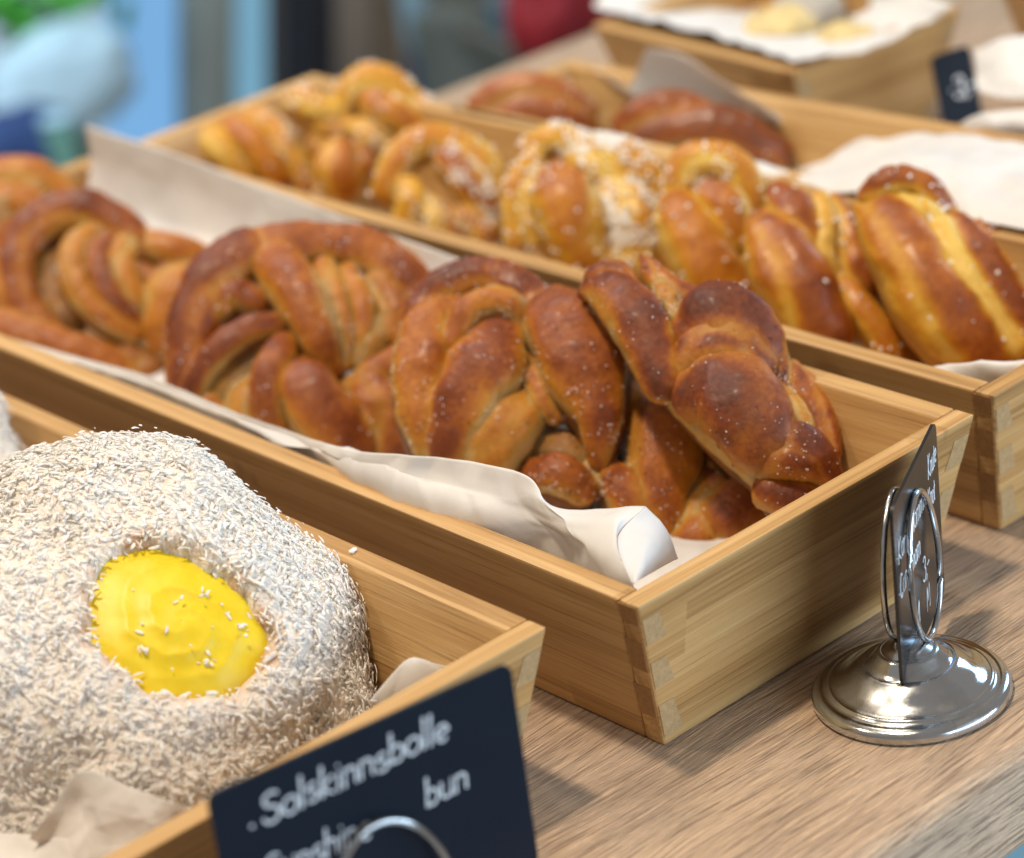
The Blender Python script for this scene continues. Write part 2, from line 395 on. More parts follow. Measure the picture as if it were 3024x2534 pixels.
# ------------------------------------------------------------------ parchment paper
def sheet(grid, nu=40, nv=90, crumple=0.0012, scale=45.0, seed=0.0, folds=0, slope=0.10, fmin=0.0):
    """smooth surface through a grid of 3D control points (rows x columns), creased with ridged noise"""
    grid = np.asarray(grid, float)
    rows = np.stack([catmull(r, nv) for r in grid])
    S = np.stack([catmull(rows[:, j], nu) for j in range(nv)], 1)      # nu x nv x 3
    du = np.gradient(S, axis=0); dv = np.gradient(S, axis=1)
    N = np.cross(du, dv); N /= np.linalg.norm(N, axis=2, keepdims=True) + 1e-12
    P = S.reshape(-1, 3)
    r = 1 - np.abs(fbm(P, scale, 2, seed)) * 2.0 + 0.35 * (1 - np.abs(fbm(P, scale * 2.7, 1, seed + 5)) * 2)
    S = S + N * (r.reshape(nu, nv, 1) - 0.8) * crumple
    if folds:       # straight crisp fold lines across the sheet
        fr = np.random.default_rng(int(seed * 13) + 3)
        al = np.concatenate([[0], np.cumsum(np.linalg.norm(np.diff(S[nu // 2], axis=0), axis=1))]); bl = np.concatenate([[0], np.cumsum(np.linalg.norm(np.diff(S[:, nv // 2], axis=0), axis=1))])
        X, Y = np.meshgrid(al, bl); hsum = np.zeros_like(X)
        for j in range(folds):
            a = fr.uniform(0, math.pi); cx, cy = fr.uniform(fmin * al[-1], al[-1]), fr.uniform(0, bl[-1])
            sd = (X - cx) * math.sin(a) - (Y - cy) * math.cos(a); td = (X - cx) * math.cos(a) + (Y - cy) * math.sin(a)
            wd = fr.uniform(.006, .04); hsum += np.clip((1 - X / al[-1]) / .06, 0, 1) * fr.choice([-1, 1]) * slope * fr.uniform(.4, 1) * np.clip(wd - np.abs(sd), 0, None) * np.clip(1 - (td / fr.uniform(.03, .09)) ** 2, 0, None)
        S = S + N * hsum[:, :, None]
    P = S.reshape(-1, 3); idx = np.arange(nu * nv).reshape(nu, nv)
    F = np.stack([idx[:-1, :-1], idx[1:, :-1], idx[1:, 1:], idx[:-1, 1:]], -1).reshape(-1, 4)
    return P, F
def paper(name, parts, label, org, parent=None, group='parchment liners in the trays'):
    V = []; Fs = []; k = 0
    for P, F in parts: V.append(local(P, org)); Fs.append(F + k); k += len(P)
    me = mesh_from(np.vstack(V), np.vstack(Fs))
    o = link_mesh(name, me, PAPER, parent); o.location = org
    m = o.modifiers.new('thickness', 'SOLIDIFY'); m.thickness = 0.00016; m.offset = 0
    return tag(o, label, 'paper', group)

# middle tray: near wall, folded end flap, floor, far wall
top_edge = [(-60, 678, .016), (0, 689, .016), (153, 731, .015), (306, 773, .0145), (463, 838, .0145), (625, 896, .015), (764, 922, .016), (873, 932, .018), (1062, 969, .022), (1141, 1026, .025), (1240, 1034, .034), (1324, 1039, .043)]
near = []
E3 = [on_x(u, v, x) for u, v, x in top_edge]
r_top = np.array(E3)
r_wall = r_top.copy(); r_wall[:, 0] = 0.0125; r_wall[:, 2] = np.minimum(r_top[:, 2] - 0.004, 0.068)
r_wall[-4:, 1] = [.060, .044, .030, .0158]
r_roll = r_top * .5 + r_wall * .5; r_roll[-4:] += np.array([[.001, -.002, .003], [.001, -.004, .005], [.001, -.005, .006], [.001, -.005, .006]])
r_low = r_wall.copy(); r_low[:, 0] = 0.021; r_low[:, 2] = 0.030
r_floor = r_low.copy(); r_floor[:, 0] = 0.036; r_floor[:, 2] = 0.0125
r_mid = r_floor.copy(); r_mid[:, 0] = 0.09; r_mid[:, 2] = 0.0115
r_far = r_floor.copy(); r_far[:, 0] = 0.142; r_far[:, 2] = 0.0125
# curl of the near end: the sheet is folded over towards the tray's end board
tl = on_x(1324, 1039, .043); tip = on_x(1391, 1146, .050); bot = on_x(1300, 1196, .0118); base_l = on_x(1262, 1185, .0115); in_l = np.array([.04, .030, .03])
mid_l = on_x(1266, 1106, .022); base_l = r_wall[-1]; r_roll[-1] = mid_l
flap = [[tl, on_x(1364, 1082, .047), tip],
        [mid_l, mid_l * .5 + (tip * .6 + bot * .4) * .5 + np.array([.002, -.004, .004]), tip * .62 + bot * .38 + np.array([.001, -.001, .001])],
        [base_l, base_l * .5 + bot * .5, bot]]
yy = [0.60, 0.52, 0.44, 0.36, 0.28, 0.21, 0.17]
far_rows = [[(0.1650, y, 0.0765 + 0.018 * sstep(0.2, 0.62, y)) for y in yy],
            [(0.1622, y, 0.0700 + 0.003 * sstep(0.2, 0.6, y)) for y in yy],
            [(0.1560, y, 0.058) for y in yy], [(0.1495, y, 0.050) for y in yy],
            [(0.1440, y, 0.030) for y in yy], [(0.134, y, 0.0105) for y in yy]]
paper('paper_liner', [sheet([r_top, r_roll, r_wall, r_low, r_floor, r_mid, r_far], 130, 420, 0.0006, 34, 1.0, 80, .17, .50), sheet(flap, 40, 40, 0.0003, 60, 4.0), sheet(far_rows, 60, 160, 0.0008, 22, 9.0, 24, .025)],
      'white parchment between cardamom knots and tray wall, curled at its near end', (0.08, 0.2, 0.012))

# ------------------------------------------------------------------ pastry builder
class Bun:
    """dough strands laid on a tilted face plane; every strand is swept as a real tube with its own radius and ridges"""
    def __init__(s, mp, centre, elev, mat, fat=1.04):
        s.fat = fat; s.core = .62; s.ck = 1.12; s.mp = mp; s.mat = mat
        s.c = np.asarray(centre, float)
        to = CAM_LOC - s.c; h = to[:2] / np.linalg.norm(to[:2]); el = math.radians(elev)
        s.n = np.array([h[0] * math.cos(el), h[1] * math.cos(el), math.sin(el)])
        s.str = []
    def add(s, pts, tone=0.5, ridge=None, flat=1.0, fill=0.0, sugar=1.0):
        P = []; R = []
        for p in pts:
            u, v = s.mp(p[0], p[1]); q = on_plane(u, v, s.c, s.n); d = depth(q)
            P.append(q + s.n * p[2] * 0.001); R.append(p[3] * s.mp.k * PXM * d * s.fat)
        s.str.append(dict(P=np.array(P), R=np.array(R), tone=tone, ridge=ridge, flat=flat, fill=fill, sugar=sugar)); return s
def mapper(u0, v0, k):
    f = lambda x, y: (u0 + k * x, v0 + k * y); f.k = k; return f
Z4 = mapper(764, 451, .496); Z3 = mapper(0, 347, .463); ZR = mapper(1354, 312.5, .3552); ZM = mapper(833, 243, .2646); ZL = mapper(333, 139, .2646); ZV = mapper(0, 0, 1.0)

def build_bun(name, bun, label, cat, group, sugar=500, seeds=150, sugar_size=0.0006, zmin=0.0115):
    n = bun.n; up = n * 0.55 + np.array([0, 0, .6]); up /= np.linalg.norm(up)
    S = []
    for st in bun.str:
        L = np.linalg.norm(np.diff(st['P'], axis=0), axis=1).sum()
        m = int(np.clip(L / 0.0016, 26, 90))
        PR = catmull(np.hstack([st['P'], st['R'][:, None]]), m); C = PR[:, :3]; R = np.maximum(PR[:, 3], 0.001)
        # round the ends over
        arc = np.concatenate([[0], np.cumsum(np.linalg.norm(np.diff(C, axis=0), axis=1))])
        S.append((st, C, R, arc))
    cloud = np.vstack([x[1] for x in S])
    org = np.array([cloud[:, 0].mean(), cloud[:, 1].mean(), max(zmin, cloud[:, 2].min() - 0.01)])
    root = empty(name, org, label, cat, group)
    pool = []
    NS = 40; th = np.linspace(0, 2 * math.pi, NS, endpoint=False)
    for k, (st, C, R, arc) in enumerate(S):
        # cap the ends with shrinking rings beyond the last centre
        T = np.gradient(C, axis=0); T /= np.linalg.norm(T, axis=1, keepdims=True) + 1e-12
        cap = np.array([0.97, 0.85, 0.62, 0.30])[None, :]
        pre = [(C[0] - T[0] * R[0] * a * .85, R[0] * math.sqrt(max(0.0009, 1 - a * a))) for a in (0.99, 0.92, 0.75, 0.45)]
        post = [(C[-1] + T[-1] * R[-1] * a * .85, R[-1] * math.sqrt(max(0.0009, 1 - a * a))) for a in (0.45, 0.75, 0.92, 0.99)]
        Cc = np.vstack([[p[0] for p in pre], C, [p[0] for p in post]]); Rr = np.concatenate([[p[1] for p in pre], R, [p[1] for p in post]])
        Tt = np.vstack([np.repeat(T[:1], 4, 0), T, np.repeat(T[-1:], 4, 0)])
        B = np.cross(Tt, n); B /= np.linalg.norm(B, axis=1, keepdims=True) + 1e-9     # sideways
        Nn = np.cross(B, Tt)
        tt = np.linspace(0, 1, len(Cc))[:, None]
        rad = np.ones((len(Cc), NS)); valley = np.zeros((len(Cc), NS))
        kk, tw, am = st['ridge'] or (2, 0.30, 0.045)      # the rolled layers leave thin grooves that wind along the strand
        am = max(am, .04)
        ph = kk * th[None, :] + tw * tt * 2 * math.pi + k * 1.9 + 0.35 * np.sin(tt * 9 + k)
        valley = np.abs(np.sin(ph / 2)) ** 26 * sstep(0, .18, tt) * sstep(1, .82, tt); rad = 1 + am * (0.25 - 1.6 * valley)
        cs = np.sign(np.cos(th)) * np.abs(np.cos(th)) ** .80; sn = np.sign(np.sin(th)) * np.abs(np.sin(th)) ** .86
        ring = Cc[:, None, :] + (Rr[:, None] * rad)[:, :, None] * (cs[None, :, None] * B[:, None, :] + st['flat'] * sn[None, :, None] * Nn[:, None, :])
        P = ring.reshape(-1, 3)
        lum = fbm(P, 60, 2, 3.0 + k)
        nrm = (P - np.repeat(Cc, NS, 0)); nrm /= np.linalg.norm(nrm, axis=1, keepdims=True) + 1e-12
        P = P + nrm * (lum * 0.11 * np.repeat(Rr, NS))[:, None] + nrm * (fbm(P, 170, 2, 8.0 + k) * 0.0006)[:, None]
        P[:, 2] = np.where(P[:, 2] < zmin, zmin + (P[:, 2] - zmin) * 0.05, P[:, 2])
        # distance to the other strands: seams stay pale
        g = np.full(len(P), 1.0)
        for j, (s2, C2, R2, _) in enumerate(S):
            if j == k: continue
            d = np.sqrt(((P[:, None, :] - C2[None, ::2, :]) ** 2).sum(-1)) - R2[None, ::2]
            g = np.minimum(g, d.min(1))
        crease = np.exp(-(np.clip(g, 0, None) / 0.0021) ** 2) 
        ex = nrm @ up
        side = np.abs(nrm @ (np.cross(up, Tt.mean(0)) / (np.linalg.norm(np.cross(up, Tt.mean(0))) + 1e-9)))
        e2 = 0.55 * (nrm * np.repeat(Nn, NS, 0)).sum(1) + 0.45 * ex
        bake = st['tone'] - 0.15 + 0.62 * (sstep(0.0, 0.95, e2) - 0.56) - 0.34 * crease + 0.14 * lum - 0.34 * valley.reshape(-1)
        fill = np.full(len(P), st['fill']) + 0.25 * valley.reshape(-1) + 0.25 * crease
        M_ = len(Cc); idx = np.arange(M_ * NS).reshape(M_, NS)
        F = np.stack([idx[:-1], np.roll(idx, -1, 1)[:-1], np.roll(idx, -1, 1)[1:], idx[1:]], -1).reshape(-1, 4).tolist()
        F += [idx[0, ::-1].tolist(), idx[-1].tolist()]
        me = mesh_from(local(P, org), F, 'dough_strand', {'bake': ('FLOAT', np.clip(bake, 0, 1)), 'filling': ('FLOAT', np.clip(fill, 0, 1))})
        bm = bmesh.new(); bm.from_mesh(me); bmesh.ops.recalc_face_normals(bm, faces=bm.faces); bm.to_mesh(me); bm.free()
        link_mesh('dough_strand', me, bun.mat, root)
        ok = (g > 0.0002) & (ex > 0.0)
        if st['sugar'] > 0: pool.append((P[ok], nrm[ok], np.full(ok.sum(), st['sugar'])))
    # dough behind the strands closes the gaps between them
    V = []; F = []
    for st, C, R, arc in S:
        C2 = C[::2] - n * (R[::2, None] * 0.62 + 0.0025); R2 = R[::2] * bun.ck
        T = np.gradient(C2, axis=0); T /= np.linalg.norm(T, axis=1, keepdims=True) + 1e-12
        C2 = np.vstack([C2[:1] - T[:1] * R2[0] * .6, C2, C2[-1:] + T[-1:] * R2[-1] * .6]); R2 = np.concatenate([[R2[0] * .25], R2, [R2[-1] * .25]]); T = np.vstack([T[:1], T, T[-1:]])
        B = np.cross(T, n); B /= np.linalg.norm(B, axis=1, keepdims=True) + 1e-9; Nn = np.cross(B, T)
        P = (C2[:, None, :] + R2[:, None, None] * (np.cos(th)[None, :, None] * B[:, None, :] + .85 * np.sin(th)[None, :, None] * Nn[:, None, :])).reshape(-1, 3)
        P[:, 2] = np.maximum(P[:, 2], zmin)
        k = sum(len(v) for v in V); m_ = len(C2); idx = np.arange(m_ * NS).reshape(m_, NS) + k
        F += np.stack([idx[:-1], np.roll(idx, -1, 1)[:-1], np.roll(idx, -1, 1)[1:], idx[1:]], -1).reshape(-1, 4).tolist() + [idx[0, ::-1].tolist(), idx[-1].tolist()]; V.append(P)
    P = np.vstack(V)
    me = mesh_from(local(P, org), F, 'dough_core', {'bake': ('FLOAT', np.full(len(P), bun.core)), 'filling': ('FLOAT', np.full(len(P), .8))})
    bm = bmesh.new(); bm.from_mesh(me); bmesh.ops.recalc_face_normals(bm, faces=bm.faces); bm.to_mesh(me); bm.free()
    link_mesh('dough_core', me, bun.mat, root)['kind'] = 'stuff'
    # sugar and cardamom
    PP = np.vstack([a for a, b, c in pool]); NN = np.vstack([b for a, b, c in pool]); WW = np.concatenate([c for a, b, c in pool])
    if sugar: specks('sugar_grains', PP, NN, WW, sugar, sugar_size, SUGAR, root, org)
    if seeds: specks('cardamom_specks', PP, NN, np.ones(len(PP)), seeds, 0.00052, SEED, root, org)
    return root
CUBE = np.array([(-1, -1, -1), (1, -1, -1), (1, 1, -1), (-1, 1, -1), (-1, -1, 1), (1, -1, 1), (1, 1, 1), (-1, 1, 1)], float)
CF = np.array(box_faces())
def rand_rot(n):
    q = rng.normal(size=(n, 4)); q /= np.linalg.norm(q, axis=1, keepdims=True); w, x, y, z = q.T
    return np.stack([np.stack([1 - 2 * (y * y + z * z), 2 * (x * y - z * w), 2 * (x * z + y * w)], -1), np.stack([2 * (x * y + z * w), 1 - 2 * (x * x + z * z), 2 * (y * z - x * w)], -1), np.stack([2 * (x * z - y * w), 2 * (y * z + x * w), 1 - 2 * (x * x + y * y)], -1)], 1)
def specks(name, P, N, W, count, size, mat, root, org):
    W = W * (0.08 + sstep(-0.15, 0.55, fbm(P, 75, 2, 31.0)) ** 1.5); p = W / W.sum(); i = rng.choice(len(P), count, p=p)
    j = P[i] + rng.normal(size=(count, 3)) * 0.0011; j -= N[i] * ((j - P[i]) * N[i]).sum(1, keepdims=True)
    sz = size * rng.uniform(0.45, 1.25, count) ** 1.3
    R = rand_rot(count); V = np.einsum('nij,kj->nki', R, CUBE * np.array([1, .85, .7])) * (sz * .5)[:, None, None] + (j + N[i] * (sz * .25)[:, None])[:, None, :]
    F = (CF[None] + (np.arange(count) * 8)[:, None, None]).reshape(-1, 4)
    o = link_mesh(name, mesh_from(local(V.reshape(-1, 3), org), F), mat, root, False); o['kind'] = 'stuff'; return o

G_CAR = 'cardamom knots in the middle tray'
# knot at the right front, its tongue pointing to the camera
b = Bun(Z4, on_z(1110, 850, .048), 52, CARDA)
b.add([(170, 480, -6, 90), (250, 330, -2, 95), (360, 270, 0, 90), (480, 250, 2, 85), (600, 300, 2, 85), (720, 400, 0, 100)], .66, (2, .4, .03))
b.add([(360, 420, 4, 85), (260, 480, 6, 115), (215, 640, 8, 120), (225, 820, 6, 110), (270, 960, 0, 100)], .40, None, .9)
b.add([(330, 570, 12, 60), (420, 450, 16, 62), (530, 425, 18, 62), (610, 455, 16, 55), (640, 540, 8, 50)], .46, None)
b.add([(540, 570, 14, 110), (500, 680, 18, 160), (440, 800, 18, 155), (370, 930, 12, 130), (330, 1040, 4, 100)], .62, (1, .3, .02), .8)
b.add([(690, 440, 8, 90), (770, 500, 16, 150), (850, 620, 22, 175), (900, 760, 24, 165), (945, 900, 24, 105), (950, 1010, 20, 62), (945, 1060, 14, 42)], .56, (2, .5, .025), .85)
b.add([(690, 640, 10, 60), (705, 760, 16, 66), (730, 850, 18, 52), (770, 890, 16, 34)], .40)
b.add([(650, 830, 10, 105), (590, 900, 14, 125), (500, 990, 10, 125), (410, 1080, 2, 100)], .45, None, .85)
b.add([(720, 960, 2, 90), (800, 1000, 4, 100), (880, 1080, 2, 90)], .18, None, 1, .6, .3)
b.add([(690, 1090, 8, 70), (790, 1110, 12, 88), (880, 1150, 8, 70)], .58)
b.add([(850, 960, 4, 40), (900, 1060, 8, 46), (950, 1120, 8, 50), (990, 1060, 6, 40)], .10)
b.add([(1080, 700, 0, 120), (1170, 840, 6, 140), (1210, 1000, 10, 150), (1190, 1160, 8, 140), (1200, 1300, 2, 120)], .54, None, .9)
b.add([(1000, 1100, 8, 70), (1060, 1180, 10, 95), (1120, 1280, 6, 110)], .52)
b.add([(1320, 960, -12, 100), (1400, 1120, -10, 105), (1380, 1290, -14, 100)], .36, None, 1, 0, .4)
b.add([(1330, 1130, -2, 120), (1400, 1250, 4, 135), (1340, 1370, 6, 110)], .46, None, 1, 0, .4)
b.add([(1640, 1130, 2, 100), (1560, 1210, 8, 125), (1450, 1290, 10, 120)], .62, None, 1, 0, .2)
b.add([(1480, 1060, -22, 100), (1500, 1240, -22, 110), (1420, 1360, -24, 100)], .40, None, 1, 0, .2)
build_bun('cardamom_knot', b, 'cardamom knot with a tongue shaped fold, nearest the curled paper and the front corner', 'pastry', G_CAR, 1150, 850, .00046)

# the roll leaning on top of it, seen from its side
b = Bun(Z4, on_z(1485, 850, .064), 56, CARDA, .97); b.ck = .85
b.add([(1000, 350, -6, 60), (1180, 530, -4, 120), (1440, 760, -4, 165), (1640, 950, -4, 155), (1790, 1050, -6, 110)], .56, (2, .2, .02), .85)
b.add([(915, 285, 0, 58), (985, 330, 4, 100), (1075, 420, 7, 122), (1150, 560, 7, 122), (1215, 700, 4, 100)], .72, (1, .3, .03), .9)
b.add([(868, 278, -6, 30), (930, 226, 0, 44), (1010, 228, 4, 42), (1070, 275, 4, 38)], .80)
b.add([(1112, 150, 0, 12), (1150, 215, 2, 44), (1230, 300, 0, 70), (1340, 360, -4, 90)], .56, (2, .2, .06))
b.add([(1190, 300, 4, 36), (1230, 370, 7, 52), (1262, 450, 8, 40)], .16, None, 1, .25)
b.add([(1335, 510, 4, 130), (1430, 460, 8, 160), (1540, 490, 6, 150), (1610, 570, 2, 120)], .78, (1, .3, .02), .85)
b.add([(1290, 690, 4, 80), (1370, 600, 10, 105), (1490, 575, 11, 100), (1600, 640, 6, 84)], .80, None, .9)
b.add([(1350, 760, 6, 130), (1460, 770, 11, 185), (1560, 860, 12, 195), (1620, 970, 8, 160)], .86, (1, .15, .02), .85)
b.add([(1610, 420, -2, 44), (1665, 520, 0, 46), (1690, 620, 0, 42), (1690, 700, 0, 36)], .78)
b.add([(1700, 590, -6, 60), (1790, 690, -4, 70), (1860, 830, -4, 64), (1895, 950, -4, 46)], .62, (2, .3, .06))
b.add([(1705, 740, 2, 44), (1755, 820, 4, 48), (1795, 900, 4, 44)], .10, None, 1, .1)
b.add([(1640, 1010, 4, 110), (1740, 1000, 7, 130), (1830, 1020, 4, 110), (1890, 1060, 0, 66)], .80, (4, .7, .05), .9)
b.add([(1640, 1110, -2, 90), (1760, 1130, -4, 90), (1840, 1120, -6, 70)], .74)
build_bun('cardamom_knot', b, 'dark brown cardamom roll lying slanted across its neighbour, tip pointing up to the left', 'pastry', G_CAR, 420, 120, .00038)

# second knot
b = Bun(Z3, on_z(600, 720, .05), 48, CARDA, 1.08)
b.add([(860, 1050, -6, 110), (850, 860, 0, 110), (870, 680, 4, 115), (960, 510, 6, 115), (1110, 400, 6, 110)], .70, (2, .2, .03))
b.add([(1060, 430, 2, 110), (1200, 380, 4, 105), (1400, 350, 2, 100), (1600, 370, 0, 105), (1770, 460, -2, 105), (1860, 600, -4, 95), (1880, 740, -4, 80)], .54, (2, .3, .03))
b.add([(1150, 620, 8, 60), (1040, 600, 10, 66), (960, 660, 8, 55)], .62)
b.add([(1210, 450, 8, 90), (1290, 560, 14, 110), (1370, 700, 18, 105), (1430, 830, 18, 80), (1480, 930, 12, 50)], .50, (1, .2, .03))
b.add([(1440, 470, 8, 50), (1490, 630, 12, 52), (1520, 780, 12, 46), (1530, 900, 8, 36)], .42, (1, .1, .1))
b.add([(1540, 480, 4, 50), (1600, 620, 8, 50), (1610, 760, 8, 44), (1560, 880, 6, 36)], .34, (1, .1, .1))
b.add([(1680, 520, 2, 70), (1740, 640, 4, 70), (1740, 760, 4, 60)], .36, (3, .3, .1), 1, .2)
b.add([(1690, 700, 2, 60), (1650, 800, 4, 66), (1600, 890, 4, 50)], .12, None, 1, .5)
b.add([(1240, 745, 14, 46), (1130, 775, 16, 56), (1010, 850, 16, 58), (900, 950, 10, 56), (850, 1040, 2, 50)], .66, None)
b.add([(1270, 830, 12, 62), (1230, 940, 16, 78), (1200, 1060, 14, 80), (1200, 1160, 6, 76)], .60, (1, .1, .03))
b.add([(1120, 950, 2, 80), (1090, 1060, 4, 86), (1060, 1150, 0, 80)], .10)
b.add([(1340, 930, 10, 72), (1370, 1040, 16, 120), (1450, 1160, 14, 135), (1580, 1240, 6, 120)], .58, None, .9)
b.add([(1890, 760, 4, 60), (1790, 870, 8, 66), (1660, 960, 10, 64), (1550, 1010, 8, 50)], .44, (1, .2, .05))
b.add([(1640, 1020, 8, 100), (1700, 1110, 8, 120), (1740, 1220, 2, 120)], .58, None)
b.add([(1830, 880, 0, 90), (1830, 1020, 2, 96), (1810, 1160, -2, 90)], .50)
b.add([(880, 1020, -4, 110), (960, 1130, -4, 120)], .50)
b.add([(1000, 960, -3, 120), (1120, 900, -3, 130), (1260, 780, -3, 130), (1400, 900, -3, 130)], .22, None, 1, .6, .2)
build_bun('cardamom_knot', b, 'second cardamom knot from the front, with dark arched back and pale folded layers', 'pastry', G_CAR, 560, 220, .00055)

# third knot at the left, with curved crescents
b = Bun(Z3, on_z(190, 570, .05), 46, CARDA, 1.08)
b.add([(230, 760, 0, 80), (110, 640, 2, 84), (75, 480, 4, 84), (110, 330, 6, 84), (230, 235, 6, 86), (380, 210, 6, 86), (530, 270, 4, 84), (620, 360, 2, 76)], .64, None)
b.add([(440, 300, 8, 42), (350, 380, 12, 54), (330, 500, 14, 56), (390, 630, 14, 54), (490, 720, 12, 50), (600, 765, 8, 40)], .38, (1, .1, .06))
b.add([(500, 340, 8, 42), (440, 430, 12, 52), (475, 570, 14, 52), (550, 670, 12, 46), (620, 730, 8, 36)], .60, (1, .1, .05))
b.add([(570, 350, 6, 60), (540, 470, 8, 66), (590, 600, 8, 60), (640, 660, 4, 50)], .26, (2, .3, .08))
b.add([(250, 430, -2, 80), (240, 560, -2, 84), (300, 680, -2, 80)], .2, None, 1, .9)
b.add([(650, 350, 2, 70), (770, 370, 2, 76), (880, 400, 0, 66), (930, 450, -2, 50)], .36, (2, .3, .08))
b.add([(620, 480, 2, 60), (700, 520, 2, 66), (760, 470, 2, 60)], .52, (3, .4, .06), 1, .3)
b.add([(900, 500, 2, 80), (810, 580, 6, 135), (770, 680, 6, 130), (750, 770, 2, 105)], .34, None)
b.add([(-40, 700, 0, 90), (120, 760, 4, 86), (290, 820, 6, 80), (470, 870, 4, 80), (600, 920, 0, 70)], .44, (1, .2, .03))
b.add([(560, 850, 0, 80), (660, 900, 0, 80)], .55, None, 1, .3)
b.add([(-120, 380, -4, 110), (-60, 520, -2, 120), (-50, 660, -2, 110)], .34)
build_bun('cardamom_knot', b, 'cardamom knot at the left edge with curved crescent folds round a brown filling', 'pastry', G_CAR, 300, 60)
# fourth, behind it at the frame edge
b = Bun(ZV, on_z(40, 410, .06), 46, CARDA)
b.add([(-60, 400, 0, 40), (-10, 375, 2, 42), (60, 372, 4, 40), (115, 395, 2, 34), (150, 425, 0, 26)], .36, None)
b.add([(-60, 450, 4, 40), (0, 430, 6, 40), (70, 440, 6, 36), (130, 470, 2, 32)], .30, (2, .3, .04))
b.add([(-60, 500, 2, 40), (10, 490, 2, 44), (70, 500, 0, 40)], .42)
build_bun('cardamom_knot', b, 'golden cardamom knot cut off by the left edge, farthest in the middle tray', 'pastry', G_CAR, 60, 10)

# ------------------------------------------------------------------ custard twists
G_CUS = 'golden twists in the narrow tray'
def twist(mp, uv, z, elev, strands, label, sugar, sz=0.00125, name='custard_twist', mat=None, group=G_CUS, seeds=0):
    b = Bun(mp, on_z(uv[0], uv[1], z), elev, mat or CUSTD, 1.04)
    for s in strands: b.add(*s)
    return build_bun(name, b, label, 'pastry', group, sugar, seeds, sz)
twist(ZR, (1930, 590), .052, 46, [
    ([(1230, 330, 0, 120), (1330, 450, 6, 165), (1440, 660, 10, 185), (1580, 900, 8, 200), (1760, 1080, 2, 190), (1900, 1190, -4, 150)], .58, None, .9, 0, .5),
    ([(1200, 290, 6, 60), (1300, 225, 10, 72), (1420, 205, 10, 72), (1560, 250, 6, 72), (1660, 340, 0, 64)], .60, (2, .3, .05), 1, 0, 2.5),
    ([(1400, 330, 8, 60), (1520, 370, 8, 60), (1620, 440, 6, 54)], .16, None, 1, 0, 2),
    ([(1620, 460, 6, 76), (1730, 700, 8, 84), (1900, 950, 4, 84), (2060, 1130, 0, 76)], .10, None, 1, 0, .3),
    ([(1700, 420, 0, 84), (1860, 620, 4, 100), (2030, 880, 0, 100), (2150, 1040, -4, 90)], .62, (2, .4, .05), 1, 0, .7),
    ([(1850, 430, -4, 80), (2020, 620, -2, 90), (2180, 820, -6, 90)], .62, None, 1, 0, 4)],
    'largest golden brown twist with a sugared curl, right end of the narrow tray', 110)
twist(ZR, (1650, 560), .052, 46, [
    ([(610, 430, 0, 120), (690, 600, 8, 180), (810, 830, 10, 195), (950, 1050, 2, 180)], .62, None, .9, 0, .2),
    ([(690, 260, 2, 90), (770, 390, 6, 125), (850, 530, 6, 110), (920, 640, 2, 70)], .60, None, 1, 0, .5),
    ([(930, 300, 4, 56), (965, 460, 8, 66), (950, 620, 8, 60), (1010, 760, 4, 50)], .08, None, 1, 0, .5),
    ([(980, 310, 0, 80), (1090, 520, 2, 100), (1150, 720, 0, 96), (1190, 830, -4, 60)], .52, (2, .4, .05), 1, 0, .8),
    ([(1040, 780, 4, 60), (1150, 920, 6, 80), (1280, 1060, 2, 90), (1330, 1170, -2, 80)], .36, (2, .4, .05), 1, 0, .6),
    ([(1180, 900, -8, 80), (1330, 1000, -8, 90), (1420, 1130, -12, 90)], .50, None, 1, .3, .5)],
    'smooth brown twist with a yellow stripe, left of the largest twist', 60)
twist(ZR, (1470, 480), .054, 46, [
    ([(90, 250, 0, 80), (150, 110, 4, 100), (290, 70, 6, 100), (430, 110, 4, 100), (520, 220, 0, 90), (530, 330, -4, 70)], .30, (2, .3, .05), 1, 0, 1.5),
    ([(110, 350, 4, 120), (170, 500, 8, 165), (290, 700, 8, 175), (450, 860, 0, 150)], .42, None, 1, 0, .4),
    ([(270, 290, 8, 86), (390, 370, 10, 120), (450, 500, 8, 110), (440, 620, 2, 80)], .48, None, 1, 0, 2),
    ([(60, 330, 2, 60), (40, 420, 2, 70)], .06, None, 1, 0, .5),
    ([(430, 600, 2, 56), (500, 720, 2, 70), (540, 850, -4, 60)], .06, None, 1, 0, .2),
    ([(330, 220, 0, 70), (400, 200, 0, 60)], .40, None, 1, .6, 0)],
    'golden twist with a rounded top loop, right of the pearl sugared knot', 150)
twist(ZM, (1200, 430), .054, 46, [
    ([(960, 260, 0, 100), (1100, 180, 4, 105), (1300, 200, 4, 105), (1500, 330, 2, 105), (1680, 520, 0, 95)], .24, (1, .3, .04), 1, 0, .8),
    ([(1480, 220, -4, 120), (1720, 310, -2, 140), (1930, 480, -4, 130), (2020, 620, -6, 100)], .22, None, 1, 0, 7),
    ([(1180, 560, 8, 190), (1240, 720, 12, 250), (1310, 900, 10, 250), (1380, 1080, 2, 220)], .42, None, .9, 0, .8),
    ([(1620, 640, 6, 150), (1760, 800, 8, 190), (1800, 980, 4, 190), (1720, 1130, 0, 170)], .14, None, .9, 0, 5),
    ([(1010, 330, 6, 66), (900, 480, 8, 80), (830, 700, 6, 84), (850, 960, 0, 80)], .22, None, 1, 0, .5),
    ([(1080, 480, 10, 54), (980, 620, 12, 62), (940, 800, 10, 60), (1000, 980, 4, 60)], .08, None, 1, 0, .3),
    ([(1300, 330, 6, 70), (1450, 420, 8, 76), (1600, 560, 6, 70)], .12, None, 1, 0, .8)],
    'pale golden knot thickly covered in pearl sugar', 1500, .0015)
